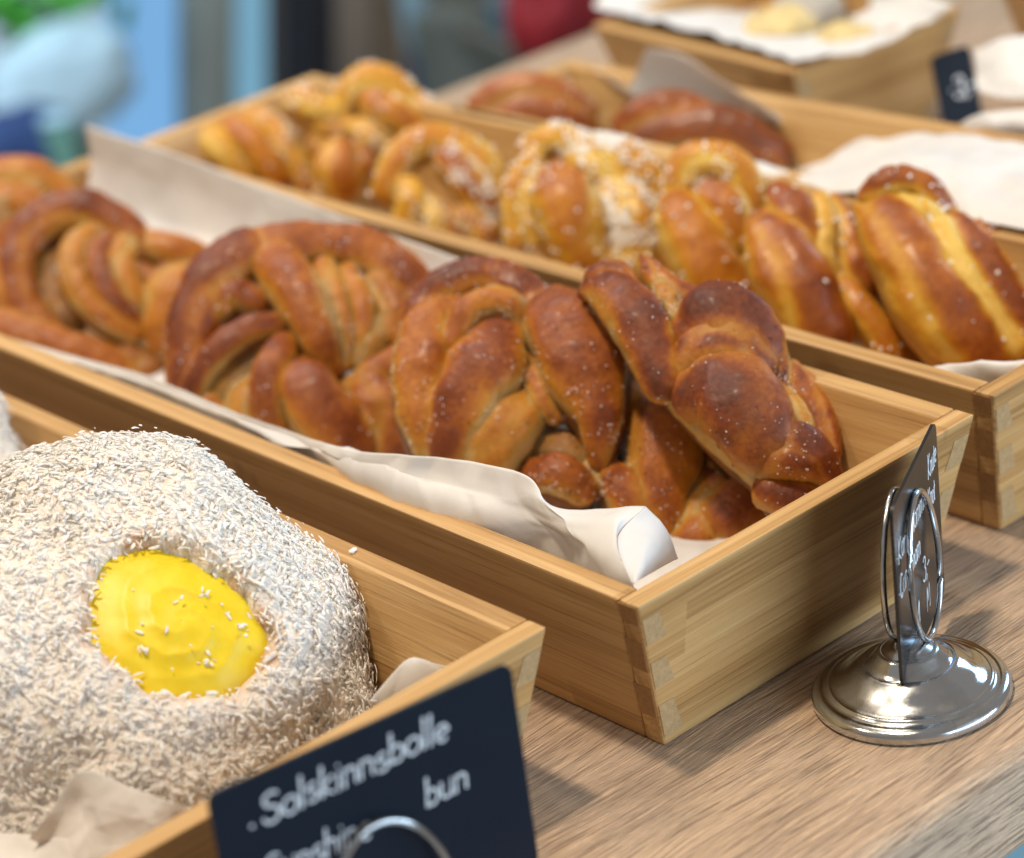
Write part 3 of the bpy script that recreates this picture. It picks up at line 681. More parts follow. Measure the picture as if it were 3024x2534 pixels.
twist(ZM, (890, 390), .052, 46, [
    ([(-150, 560, 0, 120), (-90, 400, 4, 125), (20, 270, 6, 125), (250, 200, 6, 125), (470, 270, 4, 125), (640, 410, 2, 120), (720, 590, -2, 100)], .36, (1, .2, .03), 1, 0, .7),
    ([(20, 560, 4, 100), (50, 680, 4, 120), (0, 800, 0, 110)], .10, None, 1, 0, .5),
    ([(330, 380, 10, 110), (480, 540, 10, 130), (630, 700, 6, 120)], .50, None, 1, 0, 5),
    ([(180, 700, 4, 80), (230, 820, 4, 90), (250, 940, -2, 80)], .08, None, 1, 0, .5),
    ([(330, 760, 2, 70), (380, 880, 0, 70)], .52, None, 1, 0, .5),
    ([(480, 780, 4, 110), (610, 900, 2, 120)], .34, None, 1, 0, 3)],
    'golden loop with a sugared shoulder, right of the small orange bun', 550)
twist(ZL, (700, 360), .046, 46, [
    ([(1390, 680, 2, 130), (1350, 800, 6, 165), (1400, 920, 4, 160)], .46, None, 1, 0, .3),
    ([(1500, 640, -4, 90), (1560, 760, -2, 90)], .5, None, 1, 0, .3),
    ([(1250, 900, -4, 90), (1330, 990, -6, 90)], .5, None, 1, 0, .3)],
    'small rounded orange bun beside the wooden rim of the narrow tray', 30)
twist(ZL, (770, 240), .064, 44, [
    ([(990, 290, 0, 80), (1080, 290, 4, 105), (1190, 340, 6, 100), (1330, 370, 4, 90)], .20, None, 1, 0, .6),
    ([(1380, 330, 2, 90), (1470, 210, 6, 115), (1600, 150, 8, 125), (1760, 160, 6, 120), (1880, 250, 2, 110)], .26, (1, .3, .04), 1, 0, .7),
    ([(1640, 320, 8, 120), (1780, 400, 8, 130), (1930, 470, 4, 120), (2050, 540, 0, 100)], .44, None, 1, 0, .8),
    ([(1850, 220, 0, 90), (2000, 300, 0, 100), (2150, 400, -4, 90)], .40, None, 1, 0, 5),
    ([(1230, 440, 0, 80), (1340, 470, 0, 80), (1450, 440, 0, 80)], .42, None, 1, .3, .3),
    ([(1520, 480, 2, 90), (1620, 540, 2, 105), (1750, 570, -2, 90)], .12, None, 1, 0, .5),
    ([(1180, 560, -8, 100), (1400, 600, -8, 100)], .6, None, 1, .5, 0)],
    'lumpy golden knot standing highest at the back of the narrow tray', 420)
twist(ZL, (490, 310), .05, 46, [
    ([(230, 560, 0, 95), (350, 580, 4, 120), (500, 690, 4, 120), (640, 800, -2, 100)], .16, None, 1, 0, .3),
    ([(520, 480, 4, 90), (640, 580, 8, 125), (780, 720, 8, 125), (900, 860, 2, 100)], .46, None, 1, 0, .3),
    ([(650, 420, 0, 80), (790, 430, 4, 95), (920, 560, 6, 100), (1040, 730, 4, 100), (1120, 880, -2, 90)], .28, (2, .3, .05), 1, 0, 1.2),
    ([(260, 470, -6, 80), (420, 460, -6, 90), (560, 470, -6, 80)], .22, None, 1, 0, .3),
    ([(950, 470, -8, 70), (1080, 600, -10, 70)], .60, None, 1, .4, .2)],
    'golden striped twist farthest left in the narrow tray, nearest the window', 160)

# ------------------------------------------------------------------ cinnamon buns and papers of the trays behind
G_CIN = 'cinnamon buns on white paper'
twist(ZV, (1110, 225), .062, 40, [
    ([(985, 225, 0, 30), (1030, 200, 3, 36), (1090, 195, 4, 38), (1150, 205, 3, 36), (1200, 235, 0, 30)], .34, None, 1, 0, .1),
    ([(1010, 250, 2, 26), (1080, 235, 5, 34), (1150, 245, 5, 34), (1205, 265, 0, 26)], .48, None, 1, 0, .1)],
    'orange brown bun at the left end of the cinnamon bun tray', 20, 0.001, 'cinnamon_bun', CINN, G_CIN)
twist(ZV, (1440, 275), .060, 40, [
    ([(1285, 262, 0, 32), (1330, 240, 4, 38), (1390, 235, 5, 40), (1440, 250, 4, 38)], .50, (2, .4, .05), 1, 0, .1),
    ([(1320, 285, 2, 32), (1400, 275, 6, 40), (1480, 270, 6, 44), (1545, 290, 4, 40), (1600, 318, 0, 30)], .62, (2, .3, .04), 1, 0, .1),
    ([(1420, 315, 2, 34), (1500, 320, 2, 40), (1570, 330, 0, 34)], .64, None, 1, 0, .1)],
    'dark brown bun in front of the raised paper flap in the cinnamon bun tray', 20, 0.001, 'cinnamon_bun', CINN, G_CIN)
ys = [0.50, 0.42, 0.35, 0.28, 0.20, 0.12, 0.05]
hump = lambda y: sstep(.34, .19, np.array(y))
rows = [[(0.319 - .0 * y, y, 0.058 + 0.016 * hump(y)) for y in ys],
        [(0.333, y, 0.064 + 0.016 * hump(y)) for y in ys],
        [(0.350, y, 0.030 + 0.052 * hump(y)) for y in ys],
        [(0.372, y, 0.018 + 0.058 * hump(y)) for y in ys],
        [(0.398, y, 0.030 + 0.044 * hump(y)) for y in ys],
        [(0.4085, y, 0.050 + 0.018 * hump(y)) for y in ys]]
pk = [[on_z(1190, 125, .07), on_z(1260, 165, .07), on_z(1310, 200, .068)], [on_z(1250, 175, .055), on_z(1300, 205, .05), on_z(1350, 225, .05)], [on_z(1290, 240, .035), on_z(1340, 250, .03), on_z(1400, 250, .03)]]
fl = [[on_z(1325, 100, .098), on_z(1390, 110, .096), on_z(1480, 165, .084), on_z(1600, 240, .070)], [on_z(1300, 160, .075), on_z(1390, 180, .072), on_z(1500, 215, .066), on_z(1600, 260, .058)], [on_z(1270, 215, .05), on_z(1390, 235, .05), on_z(1500, 260, .045), on_z(1600, 290, .045)]]
paper('paper_liner', [sheet(rows, 70, 160, 0.0015, 30, 2.0, 40, .12), sheet(fl, 24, 30, 0.001, 30, 3.0), sheet(pk, 20, 20, 0.002, 50, 6.0)],
      'cream parchment heaped in the cinnamon bun tray with one flap standing up', (0.37, 0.25, 0.012))
q = [on_z(1945, 770, .062), on_z(1985, 752, .066), on_z(2060, 750, .068), on_z(2150, 745, .068)]
q2 = [p + np.array([0.004, -0.004, -0.03]) for p in q]; q3 = [p + np.array([0.0, 0.03, -0.008]) for p in q]
paper('paper_liner', [sheet([q3, q, q2], 20, 30, 0.0012, 40, 11.0)], 'small white parchment corner under the largest golden twist', (0.27, 0.03, 0.03))

# far tray with paper and pastries
def quadpatch(pts, rows_, cols_): return [pts[i * cols_:(i + 1) * cols_] for i in range(rows_)]
fp = [[on_z(1232, 18, .078), on_z(1262, 28, .077), on_z(1420, 62, .076), on_z(1628, 122, .0755)],
      [on_z(1220, 5, .072), on_z(1330, 20, .066), on_z(1500, 40, .060), on_z(1760, 108, .074)],
      [on_z(1290, -40, .068), on_z(1450, -10, .052), on_z(1700, 30, .055), on_z(1890, 55, .076)],
      [on_z(1450, -70, .080), on_z(1650, -60, .078), on_z(1850, -25, .080), on_z(1955, 10, .092)]]
paper('paper_liner', [sheet(fp, 40, 50, 0.0025, 28, 12.0)], 'cream parchment spilling over the far tray at the top right', (0.48, 0.42, 0.03))
PALEY = mat_plain('pale_yellow_pastry', (0.66, 0.50, 0.22), 0.5, 0, 0.2, 60, 0.2)
def blob(name, label, cat, c, r, mat, group=None, seed=0, sq=(1, 1, .6)):
    bm = bmesh.new(); bmesh.ops.create_icosphere(bm, subdivisions=4, radius=1.0)
    for v in bm.verts:
        k = 1 + 0.16 * mnoise.noise(v.co * 1.8 + Vector((seed, 0, 0))) + 0.07 * mnoise.noise(v.co * 5 + Vector((seed, 3, 0)))
        v.co = Vector((v.co.x * sq[0], v.co.y * sq[1], v.co.z * sq[2])) * k * r
    me = bpy.data.meshes.new(name); bm.to_mesh(me); bm.free()
    o = link_mesh(name, me, mat); o.location = c
    return tag(o, label, cat, group)
for i, (u, v, r, lab) in enumerate(((1600, 58, .020, 'round pale yellow pastry on the left side of the cream paper in the far tray'), (1735, 85, .017, 'bright yellow pastry near the front edge of the cream paper in the far tray'), (1660, 20, .020, 'greyish sugared pastry at the back of the cream paper in the far tray'))):
    blob('pale_pastry', lab, 'pastry', on_z(u, v, .066), r, [PALEY, PALEY, mat_plain('grey_sugared_pastry', (.42, .38, .33), .6, 0, .2, 60)][i], 'pastries in the far tray', i)
gp = [[on_z(1965, 255, .072), on_z(2020, 232, .078), on_z(2150, 218, .08)], [on_z(1985, 275, .068), on_z(2040, 262, .072), on_z(2150, 260, .074)], [on_z(2000, 300, .06), on_z(2050, 300, .06), on_z(2160, 310, .06)]]
gp2 = [[on_z(1995, 100, .080), on_z(2060, 80, .085), on_z(2160, 70, .085)], [on_z(2000, 150, .070), on_z(2060, 150, .075), on_z(2160, 150, .075)], [on_z(2005, 190, .066), on_z(2060, 200, .066), on_z(2160, 205, .066)]]
paper('paper_liner', [sheet(gp, 24, 24, 0.002, 40, 14.0)], 'white parchment lump at the right edge below the small black sign', (0.5, 0.24, 0.02))
paper('paper_liner', [sheet(gp2, 24, 24, 0.002, 40, 15.0)], 'cream parchment at the right edge, level with the small black sign', (0.55, 0.24, 0.02))

# ------------------------------------------------------------------ coconut buns
def bun_frame(c, elev):
    to = CAM_LOC - c; h = to[:2] / np.linalg.norm(to[:2]); e_ = math.radians(elev)
    n = np.array([h[0] * math.cos(e_), h[1] * math.cos(e_), math.sin(e_)]); a = np.cross([0, 0, 1.0], n); a /= np.linalg.norm(a)
    return np.stack([a, np.cross(n, a), n], 1)
CO_C = np.array([-0.1285, 0.148, 0.0525]); CO_R = np.array([0.0955, 0.0955, 0.0490]); CO_B = bun_frame(CO_C, 54)
def ell_hit(u, v, c=CO_C, r=CO_R):
    d = (ray(u, v) @ CO_B) / r; o = ((CAM_LOC - c) @ CO_B) / r; A = d @ d; B = 2 * o @ d; Cc = o @ o - 1; D = B * B - 4 * A * Cc
    t = (-B - math.sqrt(max(D, 0))) / (2 * A); return CAM_LOC + ray(u, v) * t
OUT = [(196, 1235), (200, 1300), (225, 1350), (285, 1392), (350, 1415), (430, 1410), (505, 1402), (538, 1350), (545, 1300), (520, 1250), (470, 1205), (400, 1150), (330, 1122), (268, 1118), (225, 1165)]
cc = ell_hit(372, 1272); cn = CO_B @ (((cc - CO_C) @ CO_B) / CO_R ** 2); cn /= np.linalg.norm(cn)
ct1 = np.cross([0, 0, 1.0], cn); ct1 /= np.linalg.norm(ct1); ct2 = np.cross(cn, ct1)
o2 = np.array([((ell_hit(u, v) - cc) @ ct1, (ell_hit(u, v) - cc) @ ct2) for u, v in OUT])
oa = np.arctan2(o2[:, 1], o2[:, 0]); orr = np.hypot(*o2.T) * 1.05; so = np.argsort(oa)
def rout(a): return np.interp(a, np.concatenate([oa[so] - 2 * math.pi, oa[so], oa[so] + 2 * math.pi]), np.tile(orr[so], 3)) * (1 + .035 * np.sin(3 * a + 1.0) + .03 * np.sin(7 * a) + .02 * np.sin(13 * a + 2))
def rho_of(P):
    q = P - cc; a = q @ ct1; b_ = q @ ct2; r = np.hypot(a, b_) / rout(np.arctan2(b_, a))
    return np.where((q @ cn) > -0.03, r, 9.0)
def coco_surface(P, c, seed, well=True):
    d = ((P - c) @ CO_B) / CO_R
    n = (d / CO_R) @ CO_B.T; n /= np.linalg.norm(n, axis=1, keepdims=True)
    h = fbm(P, 18, 3, seed) * 0.0080
    if well:
        rr = rho_of(P)
        h = h * sstep(0.7, 1.5, rr) - 0.0095 * (1 - sstep(0.92, 1.06, rr)) + 0.0018 * np.exp(-((rr - 1.22) / 0.17) ** 2)
    return P + n * h[:, None], n
def sphere_pts(n):
    k = np.arange(n) + 0.5; ph = np.arccos(1 - 2 * k / n); t = math.pi * (1 + 5 ** .5) * k
    return np.stack([np.cos(t) * np.sin(ph), np.sin(t) * np.sin(ph), np.cos(ph)], 1)
def shreds(name, P, N, root, org, count, lmin=.0016, lmax=.0052, w0=.00042, keep=None):
    i = rng.choice(len(P), count); p = P[i] + rng.normal(size=(count, 3)) * 0.0012; n = N[i]
    t = rng.normal(size=(count, 3)); t -= n * (t * n).sum(1, keepdims=True) * rng.uniform(0.88, 1.0, (count, 1)); t /= np.linalg.norm(t, axis=1, keepdims=True)
    b = np.cross(t, n); b /= np.linalg.norm(b, axis=1, keepdims=True) + 1e-9; c = np.cross(b, t)
    L = rng.uniform(lmin, lmax, count); L = np.where(rng.uniform(size=count) < .3, L * .4, L); w = w0 * rng.uniform(0.5, 1.5, count); bend = rng.normal(size=count) * 0.28
    lift = rng.uniform(-0.0003, 0.0009, count)
    V = np.empty((count, 4, 4, 3))
    for k, s in enumerate((-.5, -.17, .17, .5)):
        ctr_ = p + n * lift[:, None] + t * (L * s)[:, None] + b * (bend * L * (s * s - .1))[:, None] - n * (0.25 * L * abs(s) ** 2)[:, None]
        ww = w * (0.62 if abs(s) > .4 else 1.0)
        for m, (x, y) in enumerate(((1, .42), (-1, .42), (-1, -.42), (1, -.42))):
            V[:, k, m] = ctr_ + b * (ww * x)[:, None] + c * (ww * y)[:, None]
    f = []
    for k in range(3):
        for m in range(4): f.append((k * 4 + 4 + m, k * 4 + 4 + (m + 1) % 4, k * 4 + (m + 1) % 4, k * 4 + m))
    f += [(0, 1, 2, 3), (15, 14, 13, 12)]
    F = (np.array(f)[None] + (np.arange(count) * 16)[:, None, None]).reshape(-1, 4)
    o = link_mesh(name, mesh_from(local(V.reshape(-1, 3), org), F), COCO, root); o['kind'] = 'stuff'; return o
def coco_bun(c, label, seed, well, count):
    org = (c[0], c[1], 0.0115)
    root = empty('coconut_bun', org, label, 'pastry', 'coconut buns in the nearest tray')
    nu, nv_ = 110, 180
    U = np.linspace(0.0, math.pi, nu); Vv = np.linspace(0, 2 * math.pi, nv_, endpoint=False)
    D = np.stack([np.outer(np.sin(U), np.cos(Vv)), np.outer(np.sin(U), np.sin(Vv)), np.outer(np.cos(U), np.ones(nv_))], -1).reshape(-1, 3)
    P, _ = coco_surface(c + (D * CO_R) @ CO_B.T, c, seed, well); P[:, 2] = np.maximum(P[:, 2], 0.0118)
    idx = np.arange(nu * nv_).reshape(nu, nv_)
    F = np.stack([idx[:-1], idx[1:], np.roll(idx, -1, 1)[1:], np.roll(idx, -1, 1)[:-1]], -1).reshape(-1, 4)
    S0 = c + (D * CO_R) @ CO_B.T
    crust = np.zeros(len(P))
    if well:
        rr = rho_of(S0); crust = sstep(.86, .95, rr) * (1 - sstep(1.06, 1.22, rr)) * np.clip(.5 + 1.1 * fbm(S0, 60, 2, 3.0), 0, 1)
    link_mesh('bun_body', mesh_from(local(P, org), F, 'bun_body', {'crust': ('FLOAT', crust)}), BUNPALE, root)
    D = sphere_pts(90000); S = c + (D * CO_R) @ CO_B.T; P, N = coco_surface(S, c, seed, well)
    ok = (P[:, 2] > 0.014) & ((N @ ((CAM_LOC - c) / np.linalg.norm(CAM_LOC - c))) > -0.45)
    if well:
        rr = rho_of(S); ang = np.arctan2((S - cc) @ ct2, (S - cc) @ ct1)
        ok &= rr > 1.0 + 0.06 * np.sin(ang * 5 + 1) * 0.6
        # sparse bare crust below the custard
        bare = np.exp(-((rr - 1.14) / 0.10) ** 2) * np.clip(np.cos(ang - rb), 0, 1) ** 6
        ok &= rng.uniform(size=len(S)) > bare * 0.93
    shreds('coconut_shreds', P[ok], N[ok], root, org, count)
    return root, org
_q = ell_hit(430, 1440) - cc; rb = math.atan2(_q @ ct2, _q @ ct1)
root, org = coco_bun(CO_C, 'round coconut covered bun with a glossy yellow custard centre', 1.0, True, 27000)
# custard with a piped swirl
nr, na = 46, 120
RR = np.linspace(0.0, 1.10, nr); AA = np.linspace(0, 2 * math.pi, na, endpoint=False)
R2, A2 = np.meshgrid(RR, AA, indexing='ij')
q2 = R2 * rout((A2 + math.pi) % (2 * math.pi) - math.pi)
flat = cc + (q2 * np.cos(A2)).reshape(-1, 1) * ct1 + (q2 * np.sin(A2)).reshape(-1, 1) * ct2
oo = ((flat - CO_C) @ CO_B) / CO_R; dd = np.tile(cn @ CO_B, (len(flat), 1)) / CO_R
Aq = (dd * dd).sum(1); Bq = 2 * (oo * dd).sum(1); Cq = (oo * oo).sum(1) - 1; tq = (-Bq + np.sqrt(np.maximum(Bq ** 2 - 4 * Aq * Cq, 0))) / (2 * Aq)
Pc = flat + cn * tq[:, None]
r_, a_ = R2.ravel(), A2.ravel()
sw = np.sin(a_ * 1 + r_ * 10.5 + 0.4); hgt = -0.0034 + 0.0034 * (1 - r_ ** 2) + (0.0007 * (1 - np.abs(sw)) ** 1.0 * np.exp(-((r_ - .45) / .36) ** 2)) + fbm(Pc, 70, 2, 2.0) * 0.0008
Pc = Pc + cn * hgt[:, None]
idx = np.arange(nr * na).reshape(nr, na)
F = np.stack([idx[:-1], idx[1:], np.roll(idx, -1, 1)[1:], np.roll(idx, -1, 1)[:-1]], -1).reshape(-1, 4)
t = NT('vanilla_custard'); nz = t.noise(t.coords((1, 1, 1)), 120, 3); rp = t.ramp(nz, [(.3, (0.74, 0.53, 0.010)), (.7, (0.80, 0.60, 0.030))]); t.l(rp.outputs[0], t.b.inputs['Base Color'])
t.set(Roughness=0.42, **{'Specular IOR Level': 0.35, 'Subsurface Weight': 0.2, 'Subsurface Scale': 0.004}); t.bump(nz, 0.1, 0.0006)
me = mesh_from(local(Pc, org), F); bm = bmesh.new(); bm.from_mesh(me); bmesh.ops.recalc_face_normals(bm, faces=bm.faces); bm.to_mesh(me); bm.free()
link_mesh('custard', me, t.m, root)
sel = np.where((r_ > .1) & (r_ < .85))[0]; sel = rng.choice(sel, 700)
clus = np.array([ell_hit(u, v) for u, v in ((235, 1280), (330, 1290), (345, 1250), (300, 1335), (420, 1220), (440, 1280), (395, 1325), (480, 1325), (270, 1215), (465, 1250), (370, 1235), (395, 1275), (290, 1290), (430, 1350), (350, 1365), (500, 1290))])
pk_ = []
for cpt in clus: pk_ += list(np.argsort(np.linalg.norm(Pc - cpt, axis=1))[:rng.integers(3, 14)])
pk_ = np.array(pk_)
shreds('coconut_flakes', Pc[pk_], np.tile(cn, (len(pk_), 1)), root, org, 46, .0014, .0034, .00042)
coco_bun(on_z(-395, 1110, .052), 'second coconut bun, only its rounded shoulder showing at the left edge', 5.0, False, 12000)
fk = on_z(724, 1129, H + .0008)
bm = bmesh.new(); bmesh.ops.create_cube(bm, size=1)
bmesh.ops.subdivide_edges(bm, edges=bm.edges, cuts=2)
for v in bm.verts: v.co = Vector((v.co.x * .0037 * (1 - abs(v.co.y) * .5), v.co.y * .0017, v.co.z * .0009 + .0006 * mnoise.noise(v.co * 3)))
me = bpy.data.meshes.new('coconut_flake'); bm.to_mesh(me); bm.free()
o = link_mesh('coconut_flake', me, COCO); o.location = fk; o.rotation_euler = (0, 0, .3)
tag(o, 'single stray coconut flake lying on the rim of the nearest tray', 'coconut flake')

# paper of the nearest tray
pa = [[on_z(770, 1380, .052), on_z(800, 1355, .060), on_z(868, 1340, .060), on_z(945, 1352, .060)],
      [on_z(775, 1425, .042), on_z(830, 1395, .046), on_z(860, 1400, .050), on_z(930, 1375, .052)],
      [on_z(775, 1470, .032), on_z(830, 1450, .030), on_z(860, 1450, .03), on_z(920, 1420, .035)]]
pb = [[on_z(60, 1720, .048), on_z(105, 1660, .056), on_z(165, 1582, .066), on_z(260, 1612, .062), on_z(345, 1662, .060), on_z(430, 1670, .055)],
      [on_z(90, 1735, .042), on_z(140, 1700, .048), on_z(185, 1660, .052), on_z(265, 1680, .052), on_z(350, 1700, .052), on_z(430, 1705, .05)],
      [on_z(120, 1800, .034), on_z(170, 1790, .036), on_z(230, 1780, .038), on_z(290, 1770, .040), on_z(360, 1760, .043), on_z(430, 1740, .045)]]
pc_ = [[on_z(-40, 1705, .045), on_z(40, 1712, .045), on_z(150, 1722, .047)], [on_z(-40, 1790, .04), on_z(40, 1790, .04), on_z(160, 1790, .04)]]
fl_y = [0.035, 0.15, 0.3, 0.5, 0.59]
pd = [[(-0.262, y, .0102) for y in fl_y], [(-0.11, y, .0098) for y in fl_y], [(-0.052, y, .0102) for y in fl_y]]
paper('paper_liner', [sheet(pa, 60, 80, 0.0008, 50, 21.0, 16, .3), sheet(pb, 60, 90, 0.0006, 40, 22.0, 14, .16), sheet(pc_, 14, 24, 0.0015, 40, 23.0), sheet(pd, 12, 40, .0004, 30, 24.0)],
      'white parchment under the coconut buns, a folded corner sticking up at the lower left', (-0.11, 0.1, 0.01))

# ------------------------------------------------------------------ handwriting
def arc(cx, cy, rx, ry, a0, a1, n=9): return [(cx + rx * math.cos(math.radians(a0 + (a1 - a0) * i / (n - 1))), cy + ry * math.sin(math.radians(a0 + (a1 - a0) * i / (n - 1)))) for i in range(n)]
GL = {
 'S': (.95, [arc(.45, 1.32, .36, .34, 35, 200) + [(.2, 1.02), (.6, .82)] + arc(.42, .42, .40, .42, 40, -170)]),
 'o': (.82, [arc(.40, .48, .36, .47, 90, 450, 14)]), 'l': (.36, [[(.16, 1.75), (.14, 0)]]),
 's': (.72, [arc(.38, .76, .26, .22, 50, 210, 7) + [(.35, .52)] + arc(.34, .26, .28, .26, 60, -150, 8)]),
 'K': (1.05, [[(.14, 1.6), (.10, -.05)], [(.85, 1.5), (.16, .72), (.9, -.02)]]), 'k': (.78, [[(.12, 1.7), (.10, 0)], [(.62, .98), (.14, .45), (.66, 0)]]),
 'i': (.36, [[(.16, .95), (.15, 0)], [(.15, 1.38), (.19, 1.40)]]),
 'n': (.84, [[(.12, .98), (.10, 0)], [(.11, .6)] + arc(.40, .62, .28, .34, 150, 0, 7) + [(.69, 0)]]),
 'b': (.84, [[(.12, 1.7), (.11, 0)], [(.12, .2)] + arc(.40, .46, .32, .46, 210, 510, 12)]),
 'e': (.78, [[(.10, .46), (.66, .56)] + arc(.38, .50, .30, .46, 15, 310, 12)]),
 'u': (.84, [[(.10, .98)] + arc(.38, .36, .28, .36, 180, 340, 8) + [(.68, .98)], [(.68, .98), (.70, 0)]]),
 'h': (.84, [[(.12, 1.7), (.10, 0)], [(.11, .6)] + arc(.40, .62, .28, .34, 150, 0, 7) + [(.69, 0)]]),
 'a': (.84, [arc(.38, .46, .30, .46, 60, 400, 13), [(.68, .98), (.70, 0)]]),
 'r': (.60, [[(.12, .98), (.11, 0)], [(.12, .6)] + arc(.40, .66, .28, .30, 160, 50, 6)]),
 'd': (.86, [arc(.38, .46, .30, .46, 60, 400, 13), [(.70, 1.7), (.70, 0)]]),
 'm': (1.22, [[(.12, .98), (.10, 0)], [(.11, .6)] + arc(.36, .62, .24, .34, 150, 0, 7) + [(.60, 0)], [(.60, .6)] + arc(.85, .62, .24, .34, 150, 0, 7) + [(1.08, 0)]]),
 't': (.56, [[(.26, 1.4), (.24, .1), (.42, 0)], [(.04, .98), (.48, 1.0)]]),
 'C': (.95, [arc(.50, .78, .42, .80, 50, 310, 12)]), '3': (.8, [arc(.34, 1.15, .30, .36, 150, -80, 8) + arc(.34, .40, .36, .42, 80, -150, 9)]),
 ',': (.3, [[(.16, .1), (.08, -.25)]]), '-': (.6, [[(.06, .55), (.5, .6)]]), 'M': (1.2, [[(.10, 0), (.18, 1.5), (.55, .5), (.95, 1.5), (1.02, 0)]]), '·': (.5, [[(.2, .55), (.24, .58)]]), ' ': (.6, []),
}
def writing(text, x, y, size, wr, tilt=0.0, jit=0.09, stretch=1.0):
    """strokes of one line of text, as ribbons in the card's plane"""
    out = []
    for ch in text:
        adv, st = GL[ch]
        j = random.uniform(-jit, jit)
        for s in st:
            P = np.array([(x + (px * stretch + .10 * py) * size, y + (py + j) * size + tilt * (x + px * size)) for px, py in s])
            out.append(catmull(P, max(4, 3 * len(P))) if len(P) > 2 else catmull(P, 6))
        x += adv * size * stretch
    return out, x
def ribbons(strokes, wr, z, thick=0.00018):
    V = []; F = []
    for S in strokes:
        T = np.gradient(S, axis=0); T /= np.linalg.norm(T, axis=1, keepdims=True) + 1e-9; Nn = np.stack([-T[:, 1], T[:, 0]], 1)
        S = np.vstack([S[:1] - T[:1] * wr * .7, S, S[-1:] + T[-1:] * wr * .7]); Nn = np.vstack([Nn[:1], Nn, Nn[-1:]])
        w = np.full(len(S), wr); w[0] = w[-1] = wr * .45; w *= 1 + .14 * np.sin(np.arange(len(S)) * 1.3)
        k = len(V)
        for i in range(len(S)):
            a = S[i] + Nn[i] * w[i]; b_ = S[i] - Nn[i] * w[i]
            V += [(a[0], a[1], z), (b_[0], b_[1], z), (b_[0], b_[1], z + thick), (a[0], a[1], z + thick)]
        for i in range(len(S) - 1):
            p, q_ = k + 4 * i, k + 4 * i + 4
            for m in range(4): F.append((p + m, p + (m + 1) % 4, q_ + (m + 1) % 4, q_ + m))
        F += [(k, k + 3, k + 2, k + 1), (k + 4 * len(S) - 4, k + 4 * len(S) - 3, k + 4 * len(S) - 2, k + 4 * len(S) - 1)]
    return mesh_from(V, F)
def card(name, TL, TR, BL, lines, label, group, w, h, thick=0.0012, mat=None):
    """a thin rounded plate: local x along the text, y up the card, z towards the reader"""
    TL, TR, BL = map(np.asarray, (TL, TR, BL))
    ex = (TR - TL) / np.linalg.norm(TR - TL); ey = (TL - BL) - ex * ((TL - BL) @ ex); ey /= np.linalg.norm(ey); ez = np.cross(ex, ey)
    base = TL - ey * h
    root = bpy.data.objects.new(name, None); COL.objects.link(root); root.empty_display_size = .01
    root.matrix_world = Matrix(((ex[0], ey[0], ez[0], base[0]), (ex[1], ey[1], ez[1], base[1]), (ex[2], ey[2], ez[2], base[2]), (0, 0, 0, 1)))
    tag(root, label, 'sign', group)
    r = 0.004; pts = []
    for cx, cy, a in ((w - r, h - r, 0), (r, h - r, 90), (r, r, 180), (w - r, r, 270)):
        pts += arc(cx, cy, r, r, a, a + 90, 6)
    bm = bmesh.new(); f = bm.faces.new([bm.verts.new((x, y, -thick)) for x, y in pts])
    ext = bmesh.ops.extrude_face_region(bm, geom=[f]); bmesh.ops.translate(bm, verts=[g for g in ext['geom'] if isinstance(g, bmesh.types.BMVert)], vec=(0, 0, thick))
    bmesh.ops.recalc_face_normals(bm, faces=bm.faces)
    me = bpy.data.meshes.new('card_plate'); bm.to_mesh(me); bm.free(); plate = link_mesh('card_plate', me, mat or BLACKCARD, root, False)
    for (txt, x, y, size, wr, tilt, stretch) in lines:
        st, _ = writing(txt, x, y, size, wr, tilt, stretch=stretch)
        link_mesh('lettering', ribbons(st, wr, 0.00004), CHALK, plate, False)
    return root, ex, ey, ez, base
def lathe(prof, n=72):
    V = []; F = []
    for r, z in prof:
        for i in range(n):
            a = 2 * math.pi * i / n; V.append((r * math.cos(a), r * math.sin(a), z))
    m = len(prof)
    for k in range(m - 1):
        for i in range(n): F.append((k * n + i, k * n + (i + 1) % n, (k + 1) * n + (i + 1) % n, (k + 1) * n + i))
    F.append(tuple(range(n - 1, -1, -1))); F.append(tuple((m - 1) * n + i for i in range(n)))
    return mesh_from(V, F)
def tube_mesh(P, r, closed=False, n=14):
    P = np.asarray(P, float); T = (np.roll(P, -1, 0) - np.roll(P, 1, 0)) if closed else np.gradient(P, axis=0)
    T /= np.linalg.norm(T, axis=1, keepdims=True); ref = np.array([.3, .2, .9]); V = []; F = []
    for p, t_ in zip(P, T):
        a = np.cross(t_, ref); a /= np.linalg.norm(a); b_ = np.cross(t_, a)
        for i in range(n): V.append(p + r * (math.cos(2 * math.pi * i / n) * a + math.sin(2 * math.pi * i / n) * b_))
    m = len(P)
    for k in range(m if closed else m - 1):
        for i in range(n): F.append((k * n + i, k * n + (i + 1) % n, ((k + 1) % m) * n + (i + 1) % n, ((k + 1) % m) * n + i))
    return mesh_from(V, F)
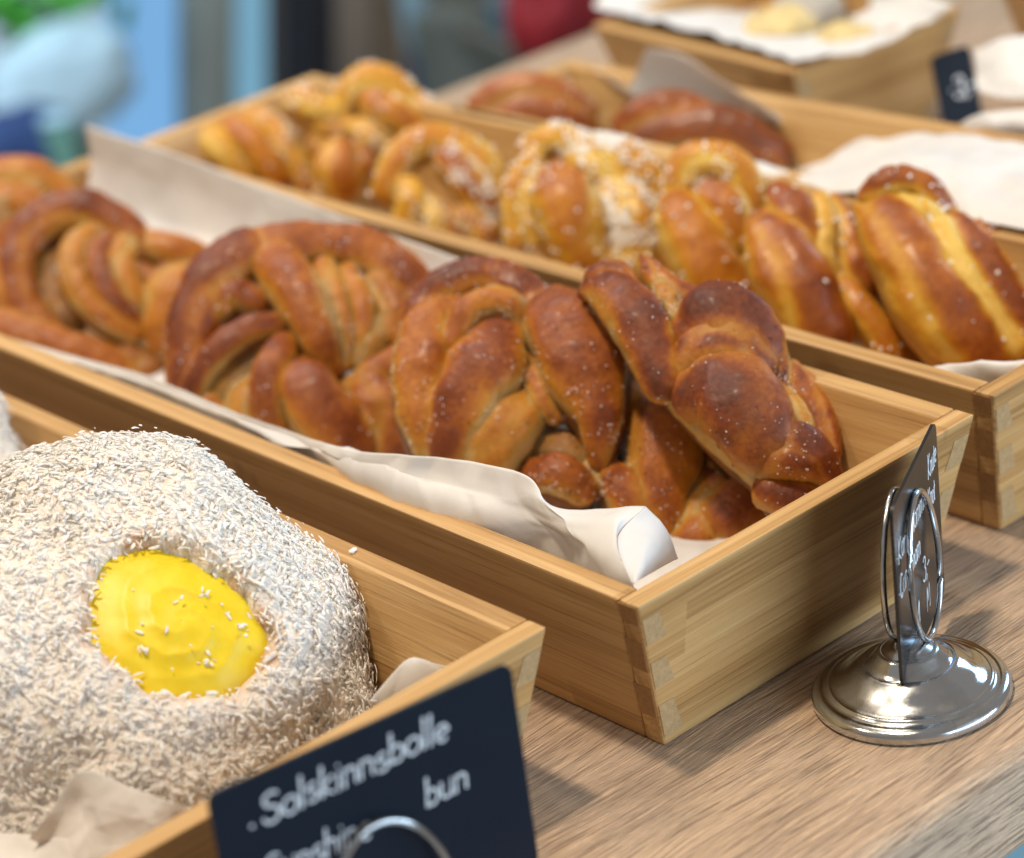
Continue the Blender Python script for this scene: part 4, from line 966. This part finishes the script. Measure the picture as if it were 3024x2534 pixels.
def sign_holder(label, x, y, ex, ez, ring_c, rw=.0205, rh=.0275, gap=.0030):
    root = empty('sign_holder', (x, y, 0), label, 'sign holder', 'chrome ring sign holders')
    prof = [(.0352, .0004), (.0358, .0012), (.0356, .0034), (.0344, .0048), (.0328, .0054), (.0312, .0054), (.0300, .0058), (.0291, .0068), (.0284, .0068), (.0270, .0072), (.0240, .0088), (.0205, .0116), (.0178, .0134), (.0165, .0138), (.0155, .0136), (.0142, .0146), (.0122, .0168), (.0108, .0184), (.0098, .0188), (.0092, .0186), (.0084, .0190), (.0060, .0204), (.0030, .0210)]
    pp = np.array(prof); t_ = np.linspace(0, len(pp) - 1, 70); pr_ = np.stack([np.interp(t_, np.arange(len(pp)), pp[:, i]) for i in (0, 1)], 1)
    link_mesh('base', lathe([tuple(p) for p in pr_], 96), CHROME, root)
    c = np.asarray(ring_c) - np.array([x, y, 0])
    for s in (1, -1):
        A = np.linspace(0, 2 * math.pi, 72, endpoint=False)
        P = np.stack([c + ex * rw * math.cos(a) * (1 - .10 * math.sin(a)) + np.array([0, 0, 1.0]) * rh * math.sin(a) + ez * s * (gap + .0016 * max(0, math.cos(a * 2) * 0 + (1 - math.sin(a)) * .5)) for a in A])
        link_mesh('wire_ring', tube_mesh(P, .00115, True), CHROME, root)
    return root
# sign by the middle tray
zt = 0.0832
TL = on_z(1830, 1046, zt); TR = on_z(1919, 862, zt); wK = float(np.linalg.norm(TR - TL)); BLg = on_z(1848, 1424, .0125); hK = float(np.linalg.norm(TL - BLg))
lw = wK
lines = [('·Kardemomme', .001, hK * .67, .0055, .00030, .035, .84), ('Knute', .0525, hK * .76, .0055, .00030, .03, .62), ('·Cardamom', .001, hK * .48, .0054, .00036, .035, .80), ('Knot', .050, hK * .59, .0052, .00030, .03, .68), ('3,-', .037, hK * .30, .0060, .00034, .02, 1), ('M', .022, hK * .14, .0062, .00034, 0, 1), ('M', .040, hK * .12, .0060, .00034, 0, .8)]
crd, ex, ey, ez, base = card('price_card', TL, TR, BLg, lines, 'dark price card reading Kardemomme Knute, clipped in the standing ring holder', 'handwritten price cards', wK, hK, mat=SHEENCARD)
midp = TL + ex * wK * .53 - ez * .0006
sign_holder('round chrome sign holder with two wire rings standing before the middle tray', .094, -.0312, ex, ez, np.array([.094, -.0312, .0465]) + ex * .012 + ez * (float((TL - np.array([.094, -.0312, 0])) @ ez) - .0006), gap=.0042)
# sign by the nearest tray
zt = 0.108
TL = on_z(424, 1634, zt); TR = on_z(1047, 1358, zt); w1 = float(np.linalg.norm(TR - TL)); h1 = .075
BL = TL + np.array([0.001, 0.004, -h1])
lines = [('·', .0095, h1 * .745, .0070, .0006, 0, 1), ('Solskinnsbolle', .0150, h1 * .765, .0059, .00045, .02, 1.12), ('·Sunshine', .0095, h1 * .50, .0058, .00040, .01, 1.0), ('bun', .0665, h1 * .50, .0058, .00042, .03, 1.05), ('43,-'.replace('4', ''), .035, h1 * .12, .0075, .0005, 0, 1)]
crd1, ex1, ey1, ez1, base1 = card('price_card', TL, TR, BL, lines, 'black price card reading Solskinnsbolle and Sunshine bun, before the coconut bun tray', 'handwritten price cards', w1, h1)
rt = on_plane(775, 1692, TL + ez1 * .004, ez1)
sign_holder('chrome ring sign holder cut off by the bottom edge, gripping the Solskinnsbolle card', float(rt[0]), float(rt[1]), ex1, ez1, np.array([rt[0] - ez1[0] * .004, rt[1] - ez1[1] * .004, rt[2] - .0275]))
# small sign on the far tray
_n = np.array([-.454, -.891, 0.0]); _c = np.array([.442, .349, .05]) + _n * .016
TL = on_plane(1908, 118, _c, _n); TR = on_plane(1988, 92, _c, _n); BL = TL + np.array([0, 0, -.056]) + _n * .002
card('price_card', TL, TR, BL, [('·3,-', .006, .03, .007, .0007, 0, 1)], 'small blurred dark price card standing at the end of the far tray', 'handwritten price cards', float(np.linalg.norm(TR - TL)), .055)

# ------------------------------------------------------------------ room behind
def panel(name, u0, u1, v0, v1, y, thick, mat, label, cat, group=None):
    c = [on_y(u0, v1, y), on_y(u1, v1, y), on_y(u1, v1, y), on_y(u0, v1, y), on_y(u0, v0, y), on_y(u1, v0, y), on_y(u1, v0, y), on_y(u0, v0, y)]
    c = [np.array(p) for p in c]
    for i in (2, 3, 6, 7): c[i] = c[i] + np.array([0, thick, 0])
    o_ = np.mean(c, 0)
    o = hexa(name, local(c, o_), mat, None, 0.006); o.location = o_
    return tag(o, label, cat, group)
me = mesh_from([(-4, 4.2, -0.95), (7, 4.2, -0.95), (7, 4.2, 2.6), (-4, 4.2, 2.6)], [(0, 1, 2, 3)])
tag(link_mesh('back_wall', me, mat_plain('grey_brown_wall', (0.22, 0.18, 0.145), 0.6, 0, 0.15, 2), None, False), kind='structure')
panel('window_pane', -160, 238, -120, 420, 2.9, .02, mat_emit('hazy_daylight_pane', (0.42, 0.56, 0.66), 1.0), 'hazy pane behind the plant and the mint cup', 'window')
panel('door_leaf', 240, 412, -120, 420, 2.6, .04, mat_emit('sky_blue_pane', (0.21, 0.47, 0.82), 1.0), 'wide sky blue door pane left of the grey green post', 'door')
panel('door_post', 408, 486, -120, 440, 2.5, .06, mat_plain('grey_green_paint', (0.32, 0.34, 0.30), .5), 'grey green post between the two blue panes', 'post')
panel('side_pane', 484, 590, -120, 440, 2.6, .03, mat_emit('teal_pane', (0.19, 0.42, 0.58), 1.0), 'narrow teal blue pane right of the grey green post', 'window')
panel('door_frame', 584, 624, -120, 440, 2.45, .05, mat_plain('dark_wood', (0.07, 0.05, 0.035), .5), 'dark brown frame beside the teal pane', 'frame')
panel('black_stand', 618, 692, -120, 460, 2.3, .05, mat_plain('matt_black', (0.010, 0.011, 0.016), .5), 'black upright stand before the grey brown panelling', 'stand')
WP = mat_plain('grey_brown_panel', (0.24, 0.185, 0.14), .55, 0, .15, 6)
panel('wall_panel', 690, 770, -120, 460, 2.6, .04, WP, 'grey brown wall panel next to the black stand', 'panel', 'grey brown wall panels')
panel('wall_panel', 771, 850, -120, 460, 2.62, .04, mat_plain('brown_panel', (0.19, 0.135, 0.085), .55, 0, .15, 6), 'browner wall panel left of the blue bottle', 'panel', 'grey brown wall panels')
panel('wall_panel', 908, 1100, -120, 460, 2.62, .04, mat_plain('olive_panel', (0.15, 0.14, 0.115), .55, 0, .2, 6), 'dull olive wall panel right of the blue bottle', 'panel', 'grey brown wall panels')
# dark blue bottle with pale blue top
bt = on_y(880, 200, 2.3); k = depth(bt) * PXM
root = empty('water_bottle', bt, 'tall blue bottle with a pale top standing against the brown panels', 'bottle')
link_mesh('bottle_body', lathe([(r * k, z * k) for r, z in ((2, -60), (30, -58), (32, -50), (32, 70), (30, 100))], 32), mat_plain('navy_glass', (0.03, 0.06, 0.14), .15), root)
link_mesh('bottle_top', lathe([(r * k, z * k) for r, z in ((30, 101), (31, 130), (30, 210), (20, 250), (12, 300))], 32), mat_plain('pale_blue_plastic', (0.22, 0.34, 0.40), .3), root)
# plant, cloth, cup, navy chair
pl = on_y(110, 20, 2.5)
root = empty('potted_plant', (pl[0], pl[1], -0.95), 'bright green leafy plant at the top left corner', 'plant')
LEAF = mat_plain('bright_leaf', (0.16, 0.62, 0.10), .5, 0, .3, 8)
V = []; F = []
for i in range(260):
    c_ = np.array([pl[0] + rng.normal() * .05 + .0, pl[1] + rng.normal() * .05, pl[2] + .10 + rng.normal() * .055]); Rm = rand_rot(1)[0]
    L_ = .035 + .02 * rng.uniform(); pts = np.array([(-L_, 0, 0), (0, L_ * .45, .004), (L_, 0, 0), (0, -L_ * .45, .004)]) @ Rm.T + c_ - np.array([pl[0], pl[1], -.95])
    kk = len(V); V += list(pts); F.append((kk, kk + 1, kk + 2, kk + 3))
o = link_mesh('foliage', mesh_from(V, F), LEAF, root, False); o['kind'] = 'stuff'
link_mesh('stem', tube_mesh([(0, 0, .3), (.01, .005, .6), (0, 0, pl[2] + .95)], .012), mat_plain('plant_stem', (.12, .16, .06), .6), root)
link_mesh('pot', lathe([(.09, 0), (.11, .02), (.14, .28), (.15, .30), (.13, .31)], 40), mat_plain('grey_pot', (.3, .3, .3), .6), root)
cl = on_y(120, 170, 2.4)
blob('blue_cushion', 'pale sky blue cushion below the green plant', 'cushion', cl, .10, mat_plain('sky_blue_cloth', (0.60, 0.82, 0.93), .8), None, 3, (1.15, .5, .75))
nv = on_y(30, 300, 2.2)
blob('navy_cushion', 'navy blue cushion at the left edge under the pale blue one', 'cushion', nv, .085, mat_plain('navy_cloth', (0.03, 0.07, 0.20), .8), None, 5, (1.0, .5, .55))
cp = on_y(138, 345, 1.9); k = depth(cp) * PXM
root = empty('mint_cup', cp, 'mint green cup standing behind the far end of the middle tray', 'cup')
link_mesh('cup_body', lathe([(r * k, z * k) for r, z in ((24, 0), (26, 4), (34, 100), (35, 102), (31, 102))], 40), mat_plain('mint_plastic', (0.34, 0.80, 0.68), .35), root)
link_mesh('cup_lid', lathe([(r * k, z * k) for r, z in ((36, 103), (37, 107), (32, 114), (10, 116))], 40), mat_plain('pale_blue_lid', (0.40, 0.62, 0.74), .35), root)
rd = on_y(1152, 20, 1.45)
root = empty('red_bag', rd, 'round bottomed deep red bag behind the far trays', 'bag')
b1 = blob('bag_body', None, None, (0, 0, 0), .062, mat_plain('red_cloth', (0.30, 0.008, 0.014), .6, 0, .2, 20), None, 2, (1.0, .7, 1.15)); b1.parent = root
a_ = np.linspace(0, math.pi, 20); link_mesh('bag_handle', tube_mesh([(.03 * math.cos(x), 0, .06 + .05 * math.sin(x)) for x in a_], .004), mat_plain('dark_red_strap', (.16, .006, .01), .6), root)
rd2 = on_y(2000, -10, 1.0)
blob('red_cloth', 'folded red cloth at the upper right edge behind the trays', 'cloth', rd2, .04, mat_plain('red_fabric', (0.36, 0.05, 0.035), .7, 0, .2, 20), None, 8, (1.6, .8, .6))
cr = on_y(985, 80, 2.0)
root = empty('storage_crate', cr, 'dull green grey crate with slanting bar left of the red bag', 'crate')
hexa('crate_body', boxc(-.035, .035, 0, .1, -.10, .03), mat_plain('olive_grey', (.13, .14, .12), .6, 0, .2, 10), root, .004)
link_mesh('crate_handle', tube_mesh([(-.05, -.02, .03), (0, -.025, .0), (.06, -.03, -.04), (.10, -.03, -.08)], .008), mat_plain('grey_metal', (.25, .24, .2), .4), root)
tb = on_y(1030, 30, 1.9); k = depth(tb) * PXM
root = empty('teal_jar', tb, 'teal jar beside the green grey crate', 'jar')
link_mesh('jar_body', lathe([(r * k, z * k) for r, z in ((2, -45), (24, -44), (26, -36), (26, 20), (22, 30))], 28), mat_plain('teal_glass', (.05, .12, .15), .2), root)
link_mesh('jar_lid', lathe([(r * k, z * k) for r, z in ((23, 31), (24, 34), (24, 46), (20, 48))], 28), mat_plain('slate_lid', (.16, .18, .22), .4), root)

bpy.context.view_layer.update()
